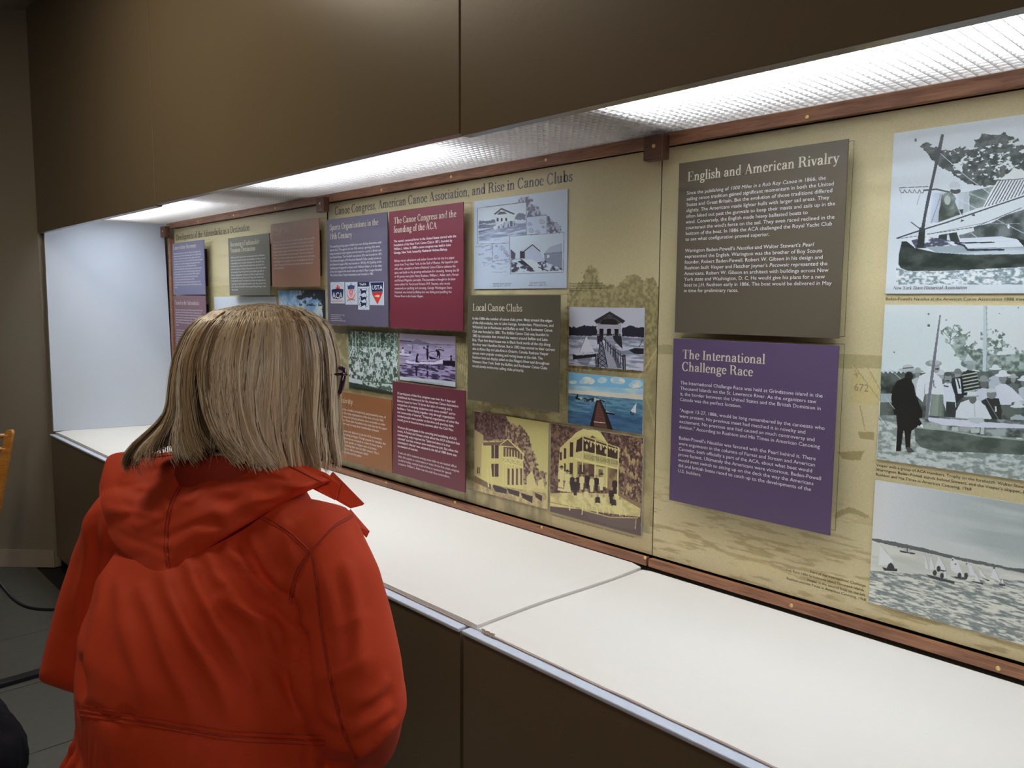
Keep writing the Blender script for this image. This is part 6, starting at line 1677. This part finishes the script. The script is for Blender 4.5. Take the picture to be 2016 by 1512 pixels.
for sgn in (-1, 1): Y -= fr * .010 * np.exp(-((z - .03) / .10) ** 2) * np.exp(-((x - sgn * .42) / .18) ** 2)
Y += fr * .006 * np.exp(-((z + .50) / .05) ** 2) * np.exp(-(x / .28) ** 2); Y += fr * .006 * np.exp(-((z + .60) / .04) ** 2) * np.exp(-(x / .24) ** 2)
Z -= .012 * np.clip(-z, 0, 1) ** 2 * fr
HV = HC + X[:, None] * Sd + Y[:, None] * Fd + Z[:, None] * Ud
body = MB(); body.add(HV, mb.f)
body.tube([HC - Ud * .06 - Fd * .02, HC - Ud * .11 - Fd * .03, at(470, 930, 1.345), at(462, 985, 1.335)], [.050, .050, .056, .075], 20)
for sgn in (-1, 1):                 # ears
    e = HC + Sd * sgn * .073 - Fd * .005 - Ud * .005
    body.tube([e - Ud * .028, e - Ud * .01 + Sd * sgn * .008, e + Ud * .015 + Sd * sgn * .010, e + Ud * .03], [.006, .011, .014, .006], 10)
tmp = mesh('t', body.v, body.f, M['skin'])
md = tmp.modifiers.new('r', 'REMESH'); md.mode = 'VOXEL'; md.voxel_size = .0035
md = tmp.modifiers.new('s', 'SMOOTH'); md.factor = .5; md.iterations = 2
dg.update(); ev = tmp.evaluated_get(dg); me = ev.to_mesh(); bv = np.empty(len(me.vertices) * 3); me.vertices.foreach_get('co', bv); bf = [tuple(p.vertices) for p in me.polygons]
ev.to_mesh_clear(); bpy.data.objects.remove(tmp)
head = mesh('head', bv.reshape(-1, 3), bf, M['skin'], woman, smooth=True)
M['eyewhite'] = mat_plain('eye_white', (.75, .73, .70), .2, .5, var=.01); M['iris'] = mat_plain('grey_iris', (.05, .07, .08), .2, .5); M['lip'] = mat_plain('lip', (.45, .16, .14), .4, .4)
for sgn in (-1, 1):
    c = HC + Sd * sgn * .030 + Fd * .077 + Ud * .004
    bm = bmesh.new(); bmesh.ops.create_uvsphere(bm, u_segments=16, v_segments=12, radius=.0118); q = MB(); q.bm(bm); mesh('eye', np.array(q.v) + c, q.f, M['eyewhite'], head, smooth=True)
    bm = bmesh.new(); bmesh.ops.create_uvsphere(bm, u_segments=12, v_segments=8, radius=.0056); q = MB(); q.bm(bm); mesh('iris', np.array(q.v) + c + Fd * .0075, q.f, M['iris'], head, smooth=True)
MB().tube([HC + Fd * .098 - Ud * .062 + Sd * t for t in (-.022, -.01, 0, .01, .022)], [.001, .0035, .0045, .0035, .001], 8).build('mouth', M['lip'], head, smooth=True)

# ---- glasses
gl = MB(); GC = at(632, 748, 1.395) ; lens_c = []
rc = at(664, 749, 1.368)
GC = rc - Sd * .032
for sgn in (-1, 1):
    c = GC + Sd * sgn * .032; pts = []
    for k in range(28):
        a = 2 * math.pi * k / 28; ca_, sa_ = math.cos(a), math.sin(a)
        pts.append(c + Sd * .027 * math.copysign(abs(ca_) ** .6, ca_) + Ud * .0225 * math.copysign(abs(sa_) ** .6, sa_) - Fd * .004 * abs(ca_) * (1 if ca_ * sgn > 0 else 0))
    lens_c.append(pts)
    gl.tube(pts + [pts[0], pts[1]], .0042, 8, cap=False)
gl.tube([GC - Sd * .007 + Ud * .006, GC + Ud * .010 + Fd * .002, GC + Sd * .007 + Ud * .006], .0022, 8)
glo = root('glasses', tuple(GC), 'purple framed glasses worn by the woman', 'glasses')
gl.build('front_frame', M['frame'], glo, smooth=True)
for sgn in (-1, 1):
    a = GC + Sd * sgn * .060 + Ud * .012; e = HC + Sd * sgn * .078 - Fd * .015 + Ud * .012
    MB().tube([a, a - Fd * .010 + Sd * sgn * .002, (a * .5 + e * .5) + Sd * sgn * .003, e, e - Fd * .03 - Ud * .02], [.0028, .0026, .0018, .0018, .0018], 8).build('temple_arm', M['frame'], glo, smooth=True)
    MB().box(a - .0022 - Fd * .008, a + .0022 - Fd * .008).build('hinge', M['metal'], glo)
for pts in lens_c:
    n = len(pts); c = sum(pts) / n; vs = [c + (p - c) * .97 for p in pts]; vs += [v - Fd * .0015 for v in vs]
    mesh('lens', vs, [tuple(range(n)), tuple(range(2 * n - 1, n - 1, -1))] + [(i, n + i, n + (i + 1) % n, (i + 1) % n) for i in range(n)], M['lens'], glo)

# ---- hair: a shaped under-layer and thousands of locks falling from the crown
YS = [598, 603, 612, 630, 655, 700, 750, 800, 835, 865, 895, 925, 950]
XL = [519, 470, 425, 395, 375, 357, 349, 344, 343, 347, 354, 360, 364]
XR = [521, 575, 612, 640, 654, 664, 667, 668, 669, 674, 683, 688, 688]
HD = 1.37


def env(phi, y, k=1.0):
    """phi 0 = right in the photo, 90 = towards the camera, 180 = left"""
    l, r = np.interp(y, YS, XL), np.interp(y, YS, XR)
    cxp, a = (l + r) / 2, (r - l) / 2
    c = at(cxp, y, HD)
    A = a / FPX * HD * k
    B = A * .86
    f = math.radians(phi)
    back_tail = 0.0
    # tail of hair swept back over the hood at left
    w = max(0.0, math.cos(f - math.radians(156))) ** 5
    tl = np.interp(y, [795, 820, 842, 862, 885, 905, 925], [0, .012, .034, .058, .074, .078, .074])
    A2 = A + w * tl
    return c + VR * A2 * math.cos(f) - VA * (B + w * tl * .4) * math.sin(f)


def y_end(phi):
    phi = (phi + 180) % 360 - 180
    return np.interp(phi, [-180, -150, -95, -60, -20, 0, 20, 45, 70, 100, 125, 150, 163, 175, 180], [885, 895, 890, 895, 895, 885, 908, 912, 898, 878, 868, 886, 912, 904, 885])


FACE = -40.0
def in_face(phi):
    d = abs((phi - FACE + 180) % 360 - 180); return d < 36


TONES = np.array([(.80, .62, .42), (.92, .77, .58), (.60, .43, .26), (.32, .21, .115), (.96, .87, .73), (.14, .085, .042)])
HVt, HF, HT = [], [], []
rs = np.random.default_rng(5)
clump_n = 110
cl_phi = rs.uniform(0, 360, clump_n); cl_tone = rs.choice(6, clump_n, p=[.28, .2, .22, .14, .10, .06]); cl_sw = rs.normal(0, 6, clump_n); cl_r = rs.normal(0, .034, clump_n)
NS = 15
for s in range(12000):
    phi0 = rs.uniform(0, 360)
    ci = int(np.argmin(np.abs((cl_phi - phi0 + 180) % 360 - 180)))
    layer = rs.random() ** .6                                # 1 = outer
    y0 = 598.5 + 16 * rs.random() ** 2.2
    ye = y_end(phi0) + rs.normal(0, 7) - 26 * (1 - layer) * rs.random()
    bang = in_face(phi0)
    if bang: ye = rs.uniform(690, 722)
    pull = (cl_phi[ci] - phi0 + 180) % 360 - 180
    k0 = .90 + .095 * layer + cl_r[ci] + rs.normal(0, .006)
    wav = rs.uniform(0, 6.28); wa = rs.uniform(.6, 3.6)
    stray = rs.random() < .02
    P = []; rs2 = rs.uniform(-.2, 1)
    for i in range(NS + 1):
        t = i / NS
        yy = y0 + (ye - y0) * t ** .92
        ph = phi0 + pull * .55 * t ** .8 + cl_sw[ci] * t * t * .8 + wa * math.sin(wav + t * 5)
        ph -= 26 * t ** 3 * math.exp(-((phi0 - 118) / 34) ** 2)
        if bang: ph += (28 if ((phi0 - FACE + 180) % 360 - 180) > 0 else -28) * t
        lo = max(0, (t - .80) / .20)
        k = k0 + .055 * lo * lo * (1 if layer > .3 else -.5) * (1 if 80 < phi0 < 185 else -.9)
        if bang: k = min(k, .97) - .08 * t
        if stray: k += rs2 * math.sin(t * 3.1) * .10; ph += rs2 * 30 * t * t
        P.append(env(ph, yy, k))
    P = np.array(P)
    cen = np.array([at(505, min(780, 640), HD)]) if False else HC
    tone = TONES[cl_tone[ci]] * rs.uniform(.75, 1.25) if rs.random() < .8 else TONES[rs.integers(0, 6)] * rs.uniform(.8, 1.2)
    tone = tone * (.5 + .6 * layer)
    wd = rs.uniform(.0007, .0017) * (1.0 if layer > .4 else 1.6)
    if stray: wd = .0003; tone = TONES[1]
    n0 = len(HVt)
    for i in range(NS + 1):
        T = P[min(i + 1, NS)] - P[max(i - 1, 0)]; T = T / (np.linalg.norm(T) + 1e-9)
        O = P[i] - HC; O[2] *= .4; O = O - T * (O @ T); O = O / (np.linalg.norm(O) + 1e-9)
        S = np.cross(T, O); tp = wd * (1 - .75 * (i / NS) ** 3)
        HVt += [P[i] - S * tp, P[i] + O * tp * .7, P[i] + S * tp]
        HT += [tone] * 3
    for i in range(NS):
        a = n0 + i * 3
        HF += [(a, a + 1, a + 4, a + 3), (a + 1, a + 2, a + 5, a + 4)]
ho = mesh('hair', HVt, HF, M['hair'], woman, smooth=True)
at_ = ho.data.color_attributes.new('tone', 'FLOAT_COLOR', 'POINT')
cc = np.ones((len(HVt), 4), np.float32); cc[:, :3] = np.array(HT); at_.data.foreach_set('color', cc.ravel())
# under-layer
vs, fs = [], []
ph_ = np.linspace(0, 360, 72, endpoint=False); ys_ = np.linspace(600, 1, 1)
ny = 26
for j in range(ny + 1):
    for p in ph_:
        ye = y_end(p) - 14
        if in_face(p): ye = 690
        y_ = 602 + (ye - 602) * (j / ny)
        vs.append(env(p, y_, .90 - (.03 if in_face(p) else 0)))
for j in range(ny):
    for i in range(72):
        i2 = (i + 1) % 72; fs.append((j * 72 + i, j * 72 + i2, (j + 1) * 72 + i2, (j + 1) * 72 + i))
fs.append(tuple(range(72)))
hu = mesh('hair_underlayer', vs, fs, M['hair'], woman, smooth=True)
at_ = hu.data.color_attributes.new('tone', 'FLOAT_COLOR', 'POINT')
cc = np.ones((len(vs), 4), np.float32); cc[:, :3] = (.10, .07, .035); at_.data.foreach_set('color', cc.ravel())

# ---- trousers, legs, shoes, hands (mostly below or in front, hidden in the photograph)
hipc = at(392, 1700, 1.20)
leg = MB()
for sgn in (-1, 1):
    h = np.array([hipc[0] + sgn * .10, hipc[1], hipc[2] + .02]); kx = h[0] + sgn * .01
    leg.tube([h, (kx, h[1] + .02, .48), (kx, h[1] - .01, .28), (kx, h[1], .07)], [.105, .072, .062, .052], 18)
leg.loft([[np.array([hipc[0] + .205 * math.cos(a), hipc[1] + .15 * math.sin(a), zz_]) for a in np.linspace(0, 2 * math.pi, 28, endpoint=False)] for zz_ in (hipc[2] - .09, hipc[2] + .10)])
leg.build('trousers', M['trouser'], woman, smooth=True)
for sgn in (-1, 1):
    x_ = hipc[0] + sgn * .11
    MB().loft([[np.array([x_ + w_ * math.cos(a), hipc[1] + dy + ly * math.sin(a), z_]) for a in np.linspace(0, 2 * math.pi, 20, endpoint=False)] for z_, w_, ly, dy in ((0.001, .045, .135, .05), (.02, .048, .138, .05), (.05, .044, .12, .04), (.075, .040, .075, .0), (.10, .040, .048, -.015))]).build('shoe', M['shoe'], woman, smooth=True)
for Wp, Ep, sgn in ((RW, RE, 1), (LW, LE, -1)):
    d = (Wp - Ep) / np.linalg.norm(Wp - Ep); inw = np.array([-sgn * .8, .3, -.2]); inw -= d * (inw @ d); inw /= np.linalg.norm(inw); up = np.cross(d, inw) * sgn
    if up[2] < 0: up = -up
    hb = MB()
    hb.tube([Wp - d * .02, Wp + d * .02, Wp + d * .06, Wp + d * .09], [.026, .030, .036, .032], 14, squash=(1.0, .55))
    tmp_dir = d * .6 + inw * .8
    side_ = np.cross(d, up); side_ /= np.linalg.norm(side_)
    for k, (o_, ln) in enumerate(((-.028, .062), (-.009, .072), (.010, .068), (.028, .054))):
        b0 = Wp + d * .082 + side_ * o_
        hb.tube([b0, b0 + d * ln * .45, b0 + d * ln * .75 - up * ln * .3, b0 + d * ln * .85 - up * ln * .62], [.0092, .0088, .0080, .0065], 8)
    b0 = Wp + d * .03 - side_ * .030
    hb.tube([b0, b0 - side_ * .022 + d * .02 - up * .008, b0 - side_ * .026 + d * .045 - up * .016, b0 - side_ * .020 + d * .065 - up * .02], [.012, .0105, .0095, .007], 8)
    tmp = mesh('t', hb.v, hb.f, M['skin'])
    md = tmp.modifiers.new('r', 'REMESH'); md.mode = 'VOXEL'; md.voxel_size = .003
    dg.update(); ev = tmp.evaluated_get(dg); me = ev.to_mesh(); bv = np.empty(len(me.vertices) * 3); me.vertices.foreach_get('co', bv); bf = [tuple(p.vertices) for p in me.polygons]
    ev.to_mesh_clear(); bpy.data.objects.remove(tmp)
    mesh('hand', bv.reshape(-1, 3), bf, M['skin'], woman, smooth=True)
